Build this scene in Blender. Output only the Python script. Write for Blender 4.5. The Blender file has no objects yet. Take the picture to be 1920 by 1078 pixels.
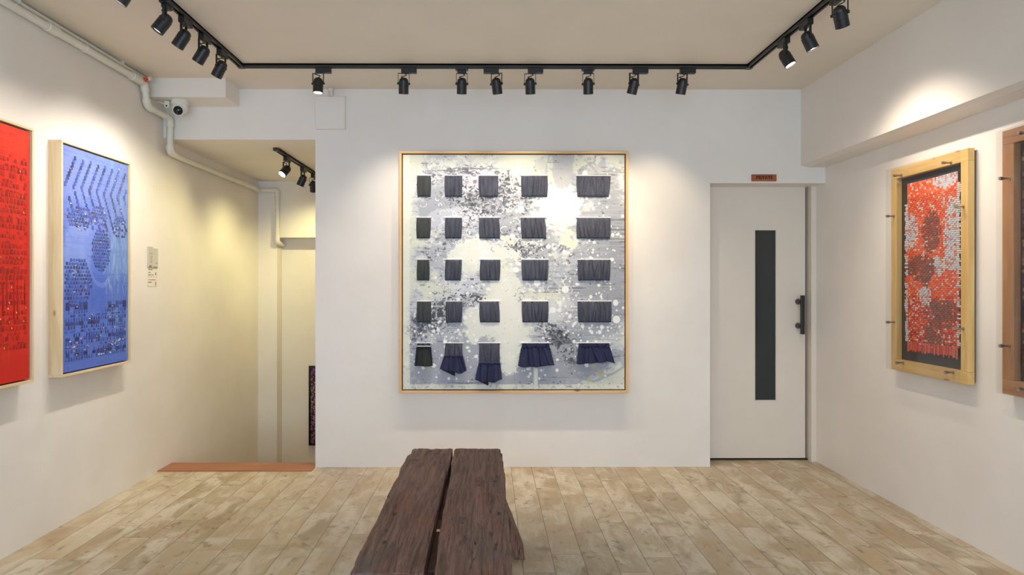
import bpy, math, random
import numpy as np
from mathutils import Vector, Matrix, noise as mnoise
R = math.radians
random.seed(7)
scn = bpy.context.scene
COL = scn.collection
CAMZ, F, D1, D2 = 1.297, 1230.0, 4.671, 4.85
XL, XR, XB = -2.304, 2.40, 2.225          # left wall, right wall, right beam face
ZC = 2.69

# ------------------------------------------------------------------ helpers
def srgb(r, g, b):
    f = lambda c: (c/255)/12.92 if c/255 <= .04045 else (((c/255)+.055)/1.055)**2.4
    return (f(r), f(g), f(b), 1)

class MB:
    """collects shapes into ONE mesh"""
    def __init__(s): s.v = []; s.f = []; s.c = []; s.smooth = []
    def add(s, vs, fs, col=None, smooth=False):
        n = len(s.v); s.v += [tuple(v) for v in vs]
        for f in fs:
            s.f.append(tuple(i+n for i in f)); s.c.append(col); s.smooth.append(smooth)
    def box(s, x0, x1, y0, y1, z0, z1, col=None):
        vs = [(x, y, z) for x in (x0, x1) for y in (y0, y1) for z in (z0, z1)]
        s.add(vs, [(0,1,3,2),(4,6,7,5),(0,4,5,1),(2,3,7,6),(0,2,6,4),(1,5,7,3)], col)
    def hexa(s, vs, col=None):
        s.add(vs, [(0,1,3,2),(4,6,7,5),(0,4,5,1),(2,3,7,6),(0,2,6,4),(1,5,7,3)], col)
    def tube(s, pts, r, n=12, cap=True):
        pts = [Vector(p) for p in pts]
        rr = r if isinstance(r, (list, tuple)) else [r]*len(pts)
        t = (pts[1]-pts[0]).normalized()
        a = t.cross(Vector((0,0,1)))
        if a.length < .1: a = t.cross(Vector((0,1,0)))
        a.normalize(); rings = []
        for i, p in enumerate(pts):
            if i == 0: t = pts[1]-pts[0]
            elif i == len(pts)-1: t = pts[-1]-pts[-2]
            else: t = (pts[i+1]-pts[i]).normalized()+(pts[i]-pts[i-1]).normalized()
            t.normalize(); a = (a - t*a.dot(t)).normalized(); b = t.cross(a)
            rings.append([p+(a*math.cos(2*math.pi*k/n)+b*math.sin(2*math.pi*k/n))*rr[i] for k in range(n)])
        vs = [v for q in rings for v in q]; fs = []
        for i in range(len(pts)-1):
            for k in range(n):
                k2 = (k+1) % n
                fs.append((i*n+k, i*n+k2, (i+1)*n+k2, (i+1)*n+k))
        s.add(vs, fs, smooth=True)
        if cap:
            s.add(rings[0], [tuple(range(n))[::-1]]); s.add(rings[-1], [tuple(range(n))])
    def lathe(s, prof, n=24, M=None, caps=True):
        """profile [(r, z)] about the local Z axis"""
        vs = []
        for r, z in prof:
            for k in range(n):
                v = Vector((r*math.cos(2*math.pi*k/n), r*math.sin(2*math.pi*k/n), z))
                vs.append(M @ v if M else v)
        fs = []
        for i in range(len(prof)-1):
            for k in range(n):
                k2 = (k+1) % n
                fs.append((i*n+k, i*n+k2, (i+1)*n+k2, (i+1)*n+k))
        if caps:
            fs.append(tuple(range(n))[::-1]); fs.append(tuple((len(prof)-1)*n+k for k in range(n)))
        s.add(vs, fs, smooth=True)
    def build(s, name, mat, parent=None, bevel=0, loc=None, rot=None):
        me = bpy.data.meshes.new(name)
        me.from_pydata(s.v, [], s.f)
        if any(c is not None for c in s.c):
            ca = me.color_attributes.new('paint', 'FLOAT_COLOR', 'CORNER')
            arr = []
            for p, c in zip(me.polygons, s.c):
                arr += list(c or (1,1,1,1))*p.loop_total
            ca.data.foreach_set('color', arr)
        me.polygons.foreach_set('use_smooth', s.smooth)
        import bmesh
        bm = bmesh.new(); bm.from_mesh(me); bmesh.ops.recalc_face_normals(bm, faces=bm.faces); bm.to_mesh(me); bm.free()
        me.materials.append(mat)
        o = bpy.data.objects.new(name, me); COL.objects.link(o)
        if any(s.smooth):
            m = o.modifiers.new('edges', 'EDGE_SPLIT'); m.split_angle = R(40)
        if bevel:
            m = o.modifiers.new('bevel', 'BEVEL'); m.width = bevel; m.segments = 2; m.limit_method = 'ANGLE'
        if parent: o.parent = parent
        if loc: o.location = loc
        if rot: o.rotation_euler = rot
        return o

def tag(o, label=None, cat=None, group=None, kind=None):
    if label: o['label'] = label
    if cat: o['category'] = cat
    if group: o['group'] = group
    if kind: o['kind'] = kind
    return o
def thing(name, label, cat, loc=(0,0,0), rz=0, group=None):
    o = bpy.data.objects.new(name, None); COL.objects.link(o); o.empty_display_size = .05
    o.location = loc; o.rotation_euler = (0,0,rz)
    return tag(o, label, cat, group)
def struct(name, mb, mat, parent=None, bevel=0):
    o = mb.build(name, mat, parent, bevel)
    if not parent: o['kind'] = 'structure'
    return o

# ------------------------------------------------------------------ materials
def mat_new(name):
    m = bpy.data.materials.new(name); m.use_nodes = True
    nt = m.node_tree; b = nt.nodes['Principled BSDF']
    return m, nt, b
class N:
    def __init__(s, nt): s.nt = nt
    def n(s, t, **kw):
        nd = s.nt.nodes.new(t)
        for k, v in kw.items(): setattr(nd, k, v)
        return nd
    def L(s, a, b): s.nt.links.new(a, b)
    def math(s, op, a, b=None, c=None):
        nd = s.n('ShaderNodeMath', operation=op)
        for i, x in enumerate((a, b, c)):
            if x is None: continue
            if isinstance(x, (int, float)): nd.inputs[i].default_value = x
            else: s.L(x, nd.inputs[i])
        return nd.outputs[0]
    def mix(s, f, a, b, mode='MIX'):
        nd = s.n('ShaderNodeMix', data_type='RGBA', blend_type=mode)
        for i, x in ((0, f), (6, a), (7, b)):
            if isinstance(x, (int, float, tuple)): nd.inputs[i].default_value = x
            else: s.L(x, nd.inputs[i])
        return nd.outputs[2]
    def noise(s, vec, scale, detail=4, rough=.5, dist=0):
        nd = s.n('ShaderNodeTexNoise'); nd.inputs['Scale'].default_value = scale
        nd.inputs['Detail'].default_value = detail; nd.inputs['Roughness'].default_value = rough
        nd.inputs['Distortion'].default_value = dist
        if vec is not None: s.L(vec, nd.inputs['Vector'])
        return nd.outputs[0]
    def ramp(s, v, lo, hi):
        nd = s.n('ShaderNodeMapRange'); nd.inputs[1].default_value = lo; nd.inputs[2].default_value = hi
        nd.interpolation_type = 'SMOOTHSTEP'
        s.L(v, nd.inputs[0]); return nd.outputs[0]
    def scale(s, vec, sc, loc=(0,0,0)):
        nd = s.n('ShaderNodeMapping'); nd.inputs['Scale'].default_value = sc; nd.inputs['Location'].default_value = loc
        s.L(vec, nd.inputs['Vector']); return nd.outputs[0]
    def bump(s, h, strength, dist, bsdf):
        nd = s.n('ShaderNodeBump'); nd.inputs['Strength'].default_value = strength
        nd.inputs['Distance'].default_value = dist
        s.L(h, nd.inputs['Height']); s.L(nd.outputs[0], bsdf.inputs['Normal'])

def plain(name, col, rough=.5, metal=0, spec=.5, var=.06, bump=0, bscale=300):
    m, nt, b = mat_new(name); q = N(nt)
    tc = q.n('ShaderNodeTexCoord').outputs['Object']
    f = q.noise(tc, 9, 5)
    dark = tuple(c*(1-var*2) for c in col[:3])+(1,)
    q.L(q.mix(f, dark, tuple(min(1, c*(1+var)) for c in col[:3])+(1,)), b.inputs['Base Color'])
    b.inputs['Roughness'].default_value = rough; b.inputs['Metallic'].default_value = metal
    b.inputs['Specular IOR Level'].default_value = spec
    if bump: q.bump(q.noise(tc, bscale, 3), bump, .002, b)
    return m
def wall_mat(name, c0, c1):
    m, nt, b = mat_new(name); q = N(nt)
    geo = q.n('ShaderNodeNewGeometry').outputs['Position']
    big = q.noise(geo, 1.3, 4, .6)
    q.L(q.mix(q.ramp(big, .3, .7), c0, c1), b.inputs['Base Color'])
    b.inputs['Roughness'].default_value = .55; b.inputs['Specular IOR Level'].default_value = .3
    h = q.math('ADD', q.math('MULTIPLY', q.noise(geo, 3.0, 3, .5), 3.0), q.math('MULTIPLY', q.noise(geo, 55, 4, .6), .12))
    q.bump(h, .35, .008, b)
    return m
M_wall = wall_mat('painted_plaster', srgb(229,222,213), srgb(235,229,221))
M_ceil = wall_mat('ceiling_paint', srgb(226,216,200), srgb(231,222,207))

def floor_mat():
    m, nt, b = mat_new('whitewashed_plank_tiles'); q = N(nt)
    geo = q.n('ShaderNodeNewGeometry').outputs['Position']
    sep = q.n('ShaderNodeSeparateXYZ'); q.L(geo, sep.inputs[0])
    X, Y = sep.outputs[0], sep.outputs[1]
    W = .1455
    u = q.math('DIVIDE', q.math('ADD', X, 10.03), W)
    ci = q.math('FLOOR', u); fu = q.math('FRACT', u)
    wn = q.n('ShaderNodeTexWhiteNoise', noise_dimensions='1D'); q.L(ci, wn.inputs['W'])
    v = q.math('ADD', q.math('DIVIDE', q.math('ADD', Y, 20), .62), q.math('MULTIPLY', wn.outputs[0], 5))
    ri = q.math('FLOOR', v); fv = q.math('FRACT', v)
    cmb = q.n('ShaderNodeCombineXYZ'); q.L(ci, cmb.inputs[0]); q.L(ri, cmb.inputs[1])
    w2 = q.n('ShaderNodeTexWhiteNoise', noise_dimensions='2D'); q.L(cmb.outputs[0], w2.inputs['Vector'])
    rnd = w2.outputs[0]
    # shift the grain per plank
    off = q.n('ShaderNodeVectorMath', operation='MULTIPLY_ADD')
    q.L(w2.outputs[1], off.inputs[0]); off.inputs[1].default_value = (9, 9, 9); q.L(geo, off.inputs[2])
    pv = off.outputs[0]
    gr = q.noise(q.scale(pv, (38, 3.2, 1)), 1.0, 5, .6, .4)
    cloud = q.noise(q.scale(pv, (7, 3.2, 1)), 1.0, 5, .6, .6)
    base = q.mix(rnd, srgb(160,142,112), srgb(186,170,142))
    base = q.mix(q.ramp(cloud, .42, .62), base, srgb(198,187,166))
    base = q.mix(q.math('MULTIPLY', q.ramp(gr, .45, .75), .30), base, srgb(140,120,92))
    warm = q.noise(q.scale(pv, (5, 2.4, 1), (3,7,0)), 1.0, 3, .5, .5)
    base = q.mix(q.math('MULTIPLY', q.ramp(warm, .50, .66), .45), base, srgb(168,136,98))
    kn = q.noise(q.scale(pv, (9, 6, 1), (11,2,0)), 1.0, 4, .62, 1.0)
    base = q.mix(q.math('MULTIPLY', q.ramp(kn, .56, .74), .65), base, srgb(118,108,90))
    kn2 = q.noise(q.scale(pv, (18, 14, 1), (1,22,0)), 1.0, 3, .5, .6)
    base = q.mix(q.math('MULTIPLY', q.ramp(kn2, .60, .76), .6), base, srgb(92,82,66))
    # seams
    eu = q.math('MULTIPLY', q.math('MINIMUM', fu, q.math('SUBTRACT', 1, fu)), W)
    ev = q.math('MULTIPLY', q.math('MINIMUM', fv, q.math('SUBTRACT', 1, fv)), .62)
    seam = q.math('MINIMUM', eu, q.math('MULTIPLY', ev, 1.6))
    sf = q.ramp(seam, .0006, .0021)
    base = q.mix(q.math('MULTIPLY', q.math('SUBTRACT', 1, sf), .8), base, srgb(82,66,48))
    q.L(base, b.inputs['Base Color'])
    q.L(q.math('ADD', .28, q.math('MULTIPLY', cloud, .22)), b.inputs['Roughness'])
    b.inputs['Specular IOR Level'].default_value = .45
    q.bump(q.math('ADD', sf, q.math('MULTIPLY', gr, .12)), .5, .0018, b)
    return m
M_floor = floor_mat()

def pine(name, c0, c1, knot, axis='Z', kscale=1.0):
    m, nt, b = mat_new(name); q = N(nt)
    tc = q.n('ShaderNodeTexCoord').outputs['Object']
    sc = {'Z': (26,26,2.2), 'Y': (26,2.2,26), 'X': (2.2,26,26)}[axis]
    g = q.noise(q.scale(tc, sc), 1.0, 5, .55, .8)
    col = q.mix(q.ramp(g, .3, .7), c0, c1)
    vo = q.n('ShaderNodeTexVoronoi'); vo.inputs['Scale'].default_value = 1.0
    k = kscale
    vs = {'Z': (9*k,9*k,4.2*k), 'Y': (9*k,4.2*k,9*k), 'X': (4.2*k,9*k,9*k)}[axis]
    q.L(q.scale(tc, vs, (.3,.2,.7)), vo.inputs['Vector'])
    kf = q.math('SUBTRACT', 1, q.ramp(vo.outputs['Distance'], .05, .13))
    col = q.mix(q.math('MULTIPLY', kf, .85), col, knot)
    q.L(col, b.inputs['Base Color']); b.inputs['Roughness'].default_value = .5
    q.bump(g, .15, .001, b)
    return m
P = [(pine('pale_pine_'+a, srgb(214,188,146), srgb(230,209,172), srgb(140,88,46), a)) for a in 'XYZ']
PH = [(pine('honey_pine_'+a, srgb(210,168,100), srgb(228,192,126), srgb(120,62,24), a)) for a in 'XYZ']
PD = [(pine('red_pine_'+a, srgb(160,110,72), srgb(182,134,94), srgb(92,46,24), a)) for a in 'XYZ']
PB = [(pine('amber_pine_'+a, srgb(212,168,112), srgb(228,190,138), srgb(120,58,26), a)) for a in 'XYZ']
M_black = plain('black_powder_coat', (.012,.012,.013,1), .38)
M_track = plain('black_track_metal', (.016,.016,.016,1), .42)
M_white = plain('white_plastic', srgb(226,224,216), .45, var=.02)
M_pvc = plain('painted_pipe', srgb(224,220,208), .4, var=.03)
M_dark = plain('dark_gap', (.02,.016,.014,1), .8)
M_brown = plain('brown_backing', srgb(96,56,30), .8)
M_steel = plain('brushed_steel', (.42,.38,.33,1), .32, metal=1)
M_thresh = pine('orange_wood_sill', srgb(146,92,62), srgb(162,106,76), srgb(120,66,40), 'X', .5)
M_doorp = plain('door_paint', srgb(226,215,200), .5, var=.02)
M_glassdark = plain('dark_tinted_glass', (.022,.030,.032,1), .16, var=.02)
M_mount = plain('charcoal_mount_board', srgb(58,54,54), .8, var=.05)
M_paper = plain('white_card', srgb(228,222,206), .7, var=.02)
M_ink = plain('grey_ink', srgb(96,88,76), .8)
M_inkred = plain('red_ink', srgb(206,110,90), .8)
M_sign = pine('terracotta_wood', srgb(150,78,42), srgb(168,90,50), srgb(110,50,26), 'X', .4)
M_signink = plain('dark_letters', srgb(58,28,20), .8)
M_red = plain('orange_red_plastic', srgb(206,70,30), .4)
M_lensblack = plain('gloss_black', (.008,.008,.01,1), .08)
def emis(name, col, st):
    m, nt, b = mat_new(name)
    b.inputs['Base Color'].default_value = (.8,.8,.8,1)
    b.inputs['Emission Color'].default_value = col; b.inputs['Emission Strength'].default_value = st
    return m
M_lamp = emis('led_lamp', (1,.88,.78,1), 14)
M_lampw = emis('warm_led_lamp', (1,.86,.62,1), 16)
M_lampdim = emis('led_lamp_dim', (1,.86,.74,1), 1.4)

def acrylic():
    m, nt, b = mat_new('clear_acrylic'); q = N(nt)
    tr = q.n('ShaderNodeBsdfTransparent'); tr.inputs[0].default_value = (.95,.95,.95,1)
    gl = q.n('ShaderNodeBsdfGlossy'); gl.inputs['Roughness'].default_value = .04
    lw = q.n('ShaderNodeLayerWeight'); lw.inputs[0].default_value = .5
    fr = q.math('ADD', .035, q.math('MULTIPLY', q.math('POWER', lw.outputs['Facing'], 4.5), .38))
    geo = q.n('ShaderNodeNewGeometry').outputs['Position']
    # faint streaks of wear on the pane
    f = q.math('MULTIPLY', fr, q.math('ADD', .75, q.math('MULTIPLY', q.noise(geo, 4, 2), .3)))
    mx = q.n('ShaderNodeMixShader'); q.L(f, mx.inputs[0]); q.L(tr.outputs[0], mx.inputs[1]); q.L(gl.outputs[0], mx.inputs[2])
    q.L(mx.outputs[0], nt.nodes['Material Output'].inputs[0])
    return m
M_acr = acrylic()

def attr_mat(name, rough=.6, spec=.4, weave=0, wscale=900, coat=0):
    m, nt, b = mat_new(name); q = N(nt)
    at = q.n('ShaderNodeAttribute'); at.attribute_name = 'paint'
    tc = q.n('ShaderNodeTexCoord').outputs['Object']
    nz = q.noise(tc, wscale*.25, 3)
    q.L(q.mix(q.math('MULTIPLY', nz, .16), at.outputs['Color'], (.35,.35,.35,1), 'MULTIPLY'), b.inputs['Base Color'])
    b.inputs['Roughness'].default_value = rough; b.inputs['Specular IOR Level'].default_value = spec
    if weave: q.bump(q.noise(tc, wscale, 2), weave, .001, b)
    return m
M_paint = attr_mat('painted_canvas', .6, .35, .2)
M_weave = attr_mat('woven_painted_strips', .5, .4, .2)

def fabric(name, c0, c1):
    m, nt, b = mat_new(name); q = N(nt)
    tc = q.n('ShaderNodeTexCoord').outputs['Object']
    n1 = q.noise(tc, 420, 2, .6); n2 = q.noise(q.scale(tc, (60,60,10)), 1, 3)
    q.L(q.mix(q.ramp(q.math('ADD', q.math('MULTIPLY', n1, .7), q.math('MULTIPLY', n2, .3)), .38, .62), c0, c1), b.inputs['Base Color'])
    b.inputs['Roughness'].default_value = .9; b.inputs['Sheen Weight'].default_value = .03
    q.bump(n1, .5, .001, b); return m
M_cloth = fabric('slate_denim', srgb(44,47,60), srgb(82,85,100))
M_cloth0 = fabric('charcoal_cotton', srgb(44,48,50), srgb(68,72,72))
M_navy = fabric('navy_cotton', srgb(16,22,52), srgb(27,35,74))
M_blackcl = fabric('black_cotton', srgb(20,24,26), srgb(32,38,40))

def bench_mat(name='weathered_dark_timber', upright=False):
    m, nt, b = mat_new(name); q = N(nt)
    tc = q.n('ShaderNodeTexCoord').outputs['Object']
    if upright:
        mp = q.n('ShaderNodeMapping'); mp.inputs['Rotation'].default_value = (R(90), 0, 0); q.L(tc, mp.inputs['Vector']); tc = mp.outputs[0]
    g = q.noise(q.scale(tc, (42, 3.0, 42)), 1.0, 8, .65, 1.2)
    g2 = q.noise(q.scale(tc, (150, 9, 150)), 1.0, 4, .6, .6)
    big = q.noise(q.scale(tc, (5, 1.6, 5)), 1.0, 4, .55, .5)
    col = q.mix(q.ramp(g, .30, .70), srgb(84,60,52), srgb(140,108,96))
    col = q.mix(q.math('MULTIPLY', q.ramp(big, .50, .68), .55), col, srgb(140,92,74))
    gy = q.noise(q.scale(tc, (4, 1.9, 4), (4.2,1.3,0)), 1.0, 3, .5, .3)
    col = q.mix(q.math('MULTIPLY', q.ramp(gy, .56, .70), .6), col, srgb(100,94,90))
    cr = q.noise(q.scale(tc, (26, .9, 26), (2,5,1)), 1.0, 6, .6, 2.0)
    crack = q.math('SUBTRACT', 1, q.ramp(q.math('ABSOLUTE', q.math('SUBTRACT', cr, .5)), .0, .010))
    crack = q.math('MULTIPLY', crack, q.ramp(big, .44, .56))
    col = q.mix(q.math('MULTIPLY', q.ramp(g2, .52, .7), .45), col, srgb(66,44,38))
    col = q.mix(q.math('MULTIPLY', crack, .85), col, srgb(22,14,12))
    vo = q.n('ShaderNodeTexVoronoi'); vo.inputs['Scale'].default_value = 1
    q.L(q.scale(tc, (15, 6.5, 15), (.4,.1,.3)), vo.inputs['Vector'])
    kf = q.math('SUBTRACT', 1, q.ramp(vo.outputs['Distance'], .05, .16))
    col = q.mix(q.math('MULTIPLY', kf, .7), col, srgb(20,13,11))
    q.L(col, b.inputs['Base Color']); b.inputs['Roughness'].default_value = .62
    b.inputs['Specular IOR Level'].default_value = .35
    h = q.math('ADD', q.math('ADD', g, q.math('MULTIPLY', g2, .6)), q.math('MULTIPLY', q.math('ADD', crack, kf), -1.0))
    q.bump(h, .8, .006, b); return m
M_bench = bench_mat(); M_leg = bench_mat('weathered_leg_timber', True)

# ------------------------------------------------------------------ room shell
mb = MB(); mb.box(-2.5, 2.6, -1.8, 4.565, -.15, 0); mb.box(-1.235, 2.6, 4.565, 5.1, -.15, 0)
struct('floor', mb, M_floor)
mb = MB(); mb.box(-2.5, 2.6, -1.8, 4.9, ZC, 2.9)
struct('ceiling', mb, M_ceil)
mb = MB(); mb.box(-2.5, XL, -1.8, 7.1, -1.6, 2.9)
struct('wall_left', mb, M_wall)
mb = MB(); mb.box(XR, 2.6, -1.8, 5.1, -.1, 2.16)
struct('wall_right', mb, M_wall)
mb = MB(); mb.box(-1.235, 1.576, D1, 4.87, -.01, 2.70); mb.box(1.576, 2.6, D1, 4.90, 2.022, 2.70)
struct('wall_back', mb, M_wall)
mb = MB(); mb.box(-2.32, -1.2355, D1+.004, 7.1, 2.33, 2.9); mb.box(-1.236, -.7, 4.871, 7.1, 2.33, 2.9)
struct('trim_1', mb, M_wall)                       # dropped ceiling and lintel over the stairs
mb = MB(); mb.box(-2.31, -1.775, 4.43, D1+.01, 2.562, 2.70)
struct('trim_2', mb, M_wall)                       # boxed beam end
mb = MB(); mb.box(XB, 2.6, -1.8, D1+.01, 2.15, 2.70)
# softened lower arris of the beam
mb.hexa([(XB,-1.8,2.15),(XB+.05,-1.8,2.135),(XB,D1+.005,2.15),(XB+.05,D1+.005,2.135),
         (2.42,-1.8,2.155),(2.42,-1.8,2.135),(2.42,D1+.005,2.155),(2.42,D1+.005,2.135)])
struct('trim_3', mb, M_wall)                       # long beam on the right
mb = MB(); mb.box(-2.5, -.7, 6.72, 7.1, -1.6, 2.4); mb.box(-2.31, -2.117, 6.56, 6.73, -1.6, 2.4)
struct('wall_stairwell', mb, M_wall)
mb = MB(); mb.box(-.8, -.6, 4.86, 7.1, -1.6, 2.4); mb.box(-1.235, -.6, 4.68, 4.865, -1.6, -.01)
struct('wall_stairwell_right', mb, M_wall)
mb = MB(); mb.box(-2.118, -.79, 6.56, 6.73, 1.77, 2.34)
struct('trim_4', mb, M_wall)                       # beam across the stairwell
mb = MB(); mb.box(XL, -1.235, 4.565, 4.776, -.16, .006)
struct('trim_5', mb, M_thresh, bevel=.002)         # wooden sill at the top of the stairs
mb = MB()
for i in range(8):
    mb.box(-2.31, -.79, 4.776+.2*i, 4.776+.2*(i+1)+.02 if i < 7 else 6.9, -1.7, -.16*(i+1))
struct('trim_6', mb, M_thresh)                     # stair treads going down
# shop front behind the camera
mb = MB(); mb.box(-2.5, -2.0, -1.95, -1.8, -.1, 2.9); mb.box(2.0, 2.6, -1.95, -1.8, -.1, 2.9)
mb.box(-2.0, 2.0, -1.95, -1.8, 2.35, 2.9)
struct('wall_front', mb, M_wall)
mb = MB()
for x in (-1.98, -.66, .66, 1.98): mb.box(x-.025, x+.025, -1.9, -1.85, 0, 2.35)
mb.box(-2.0, 2.0, -1.9, -1.85, 2.3, 2.35); mb.box(-2.0, 2.0, -1.9, -1.85, 0, .06)
struct('window_1', mb, M_black)

# ------------------------------------------------------------------ door
XD1 = 2.342
mb = MB()
gx0, gx1, gz0, gz1 = 1.968, 2.126, .441, 1.703
for a, b_, c, d in ((1.50, gx0, .014, 2.06), (gx1, XD1, .014, 2.06), (gx0, gx1, .014, gz0), (gx0, gx1, gz1, 2.06)):
    mb.box(a, b_, D2, D2+.04, c, d)
door = struct('door_1', mb, M_doorp)
mb = MB(); mb.box(gx0-.004, gx1+.004, D2+.012, D2+.026, gz0-.004, gz1+.004)
tag(mb.build('glass_panel', M_glassdark, door), 'narrow dark tinted glass strip')
mb = MB()
for a, b_, c, d in ((gx0-.006, gx0+.002, gz0-.006, gz1+.006), (gx1-.002, gx1+.006, gz0-.006, gz1+.006), (gx0, gx1, gz0-.006, gz0+.002), (gx0, gx1, gz1-.002, gz1+.006)):
    mb.box(a, b_, D2-.003, D2+.01, c, d)
mb.build('glass_bead', M_doorp, door)
hz0, hz1 = 1.297-93*.003943*1.0, 1.297-18*.003943
hb = MB(); hb.lathe([(.0, 0), (.0115, 0), (.0115, hz1-hz0-.06), (.0, hz1-hz0-.06)], 16, Matrix.Translation((2.285, D2-.075, hz0+.03)), caps=False)
hb = MB(); hb.box(2.274, 2.300, D2-.086, D2-.064, hz0+.006, hz1-.006)
hdl = hb.build('door_handle', M_black, door, bevel=.002)
for pz in (1.297-32*.00388, 1.297-78*.00388):
    s_ = MB(); s_.lathe([(.022, 0), (.022, .004), (.0, .004)], 20, Matrix.Translation((2.29, D2, pz)) @ Matrix.Rotation(R(90), 4, 'X'))
    s_.tube([(2.288, D2, pz), (2.287, D2-.066, pz)], .020, 18)
    s_.build('standoff', M_black, hdl)
mb = MB(); mb.box(XD1+.022, XR+.01, 4.80, 4.92, -.01, 2.03)
struct('trim_7', mb, M_doorp)
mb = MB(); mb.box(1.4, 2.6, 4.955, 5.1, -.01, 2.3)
struct('door_gap_shade', mb, M_dark)                        # dark sheet behind the door, shade of the side gap put into its colour
mb = MB(); mb.box(1.58, XD1+.02, D2-.002, D2+.05, .0, .008)
struct('under_door_shade', mb, M_dark)  # dark strip painted in as the shade of the gap under the door

# PRIVATE plaque
sx0, sx1, sz0, sz1 = (1409.5-917)/F*D1, (1456-917)/F*D1, CAMZ+(534-339.5)/F*D1, CAMZ+(534-327)/F*D1
sign = thing('door_sign', 'small terracotta coloured wooden sign reading PRIVATE above the white door', 'sign', ((sx0+sx1)/2, D1, (sz0+sz1)/2))
mb = MB(); mb.box(-(sx1-sx0)/2, (sx1-sx0)/2, -.012, 0, -(sz1-sz0)/2, (sz1-sz0)/2)
mb.build('plaque', M_sign, sign, bevel=.0015)
cu = bpy.data.curves.new('lettering', 'FONT'); cu.body = 'PRIVATE'; cu.size = .032; cu.extrude = .0008
cu.align_x = 'CENTER'; cu.align_y = 'CENTER'; cu.space_character = 1.0; cu.offset = .0006
to = bpy.data.objects.new('tmp_text', cu); COL.objects.link(to)
bpy.context.view_layer.update()
me = bpy.data.meshes.new_from_object(to.evaluated_get(bpy.context.evaluated_depsgraph_get()))
bpy.data.objects.remove(to)
me.materials.clear(); me.materials.append(M_signink)
lo = bpy.data.objects.new('lettering', me); COL.objects.link(lo); lo.parent = sign
lo.location = (.0, -.0128, 0); lo.rotation_euler = (R(90), 0, 0); tag(lo, 'dark lettering PRIVATE')

# ------------------------------------------------------------------ tracks and spotlights
TY, TXL, TXR, TZ = 4.15, -1.565, 1.647, 2.69
def track_piece(mb, x0, y0, x1, y1, z):
    w = .0175
    if abs(x1-x0) > abs(y1-y0):
        mb.box(x0, x1, y0-w, y0-w+.011, z-.022, z); mb.box(x0, x1, y0+w-.011, y0+w, z-.022, z); mb.box(x0, x1, y0-w, y0+w, z-.009, z)
    else:
        mb.box(x0-w, x0-w+.011, y0, y1, z-.022, z); mb.box(x0+w-.011, x0+w, y0, y1, z-.022, z); mb.box(x0-w, x0+w, y0, y1, z-.009, z)
tr = thing('ceiling_track', 'black U-shaped lighting track on the gallery ceiling', 'light track', (0, TY, TZ))
def loc(mb):  # shift a mesh built in world space to its parent's origin
    mb.v = [(x, y-TY, z-TZ) for x, y, z in mb.v]; return mb
mb = MB(); track_piece(mb, TXL+.018, TY, TXR-.018, TY, TZ); loc(mb).build('back_rail', M_track, tr)
mb = MB(); track_piece(mb, TXL, .9, TXL, TY-.018, TZ); loc(mb).build('left_rail', M_track, tr)
mb = MB(); track_piece(mb, TXR, .9, TXR, TY-.018, TZ); loc(mb).build('right_rail', M_track, tr)
for x in (TXL, TXR):
    mb = MB(); mb.box(x-.019, x+.019, TY-.019, TY+.019, TZ-.024, TZ); loc(mb).build('corner_connector', M_track, tr)
ST_X, ST_Z = -1.605, 2.33
tr2 = thing('ceiling_track', 'short black lighting track on the lower ceiling over the stairs', 'light track', (ST_X, 4.97, ST_Z))
mb = MB(); track_piece(mb, 0, .0, 0, 1.5, 0); mb.build('rail', M_track, tr2)
mb = MB(); mb.box(-.019, .019, -.03, .004, -.024, 0); mb.build('end_cap', M_track, tr2)

def mesh_only(build): return build
_proto = {}
def head_mesh():
    mb = MB()
    prof = [(.0,.038),(.010,.037),(.019,.033),(.026,.026),(.0285,.018),(.0285,.010),(.0315,.0095),(.0315,-.022),(.0300,-.0225),(.0300,-.0245),(.0315,-.025),(.0315,-.062),(.0285,-.062),(.0275,-.050),(.0,-.050)]
    mb.lathe(prof, 28, caps=False)
    return mb
def yoke_mesh():
    mb = MB(); a = .0345
    mb.box(-a-.0015, a+.0015, -.006, .006, -.0385, -.036)
    for s in (-1, 1): mb.box(s*a-.0015, s*a+.0015, -.006, .006, -.108, -.036)
    return mb
def make_spot():
    root = thing('track_spotlight', 'tmp', 'spotlight', group='black track spotlights')
    mb = MB(); mb.box(-.048, .048, -.016, .016, -.056, -.023); mb.box(-.018, .018, -.012, .012, -.024, -.012)
    mb.build('adapter', M_black, root, bevel=.002)
    h = head_mesh().build('head', M_black, root); h.location = (0,0,-.122)
    y = yoke_mesh().build('yoke', M_black, root)
    y.location = (0,0,-.022)
    for s in (-1, 1):
        k = MB(); k.tube([(s*.031,0,0),(s*.041,0,0)], .0075, 12)
        k.build('knob', M_black, h)
    l = MB(); l.lathe([(.0,-.0505),(.0272,-.0505),(.0272,-.053),(.022,-.0550),(.0,-.0558)], 24, caps=False)
    l.build('lens', M_lampdim, h)
    c = MB(); pts = []
    for i in range(13):
        t = i/12
        pts.append((.020*math.sin(t*6.5)*(1-t*.3), .012*math.sin(t*math.pi), -.056-.030*t))
    c.tube(pts, .0028, 6)
    c.build('cable', M_black, root)
    return root
def children(o): return [c for c in bpy.data.objects if c.parent == o]
proto = make_spot(); proto_parts = [(p, children(p)) for p in children(proto)]
first = [True]
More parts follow.
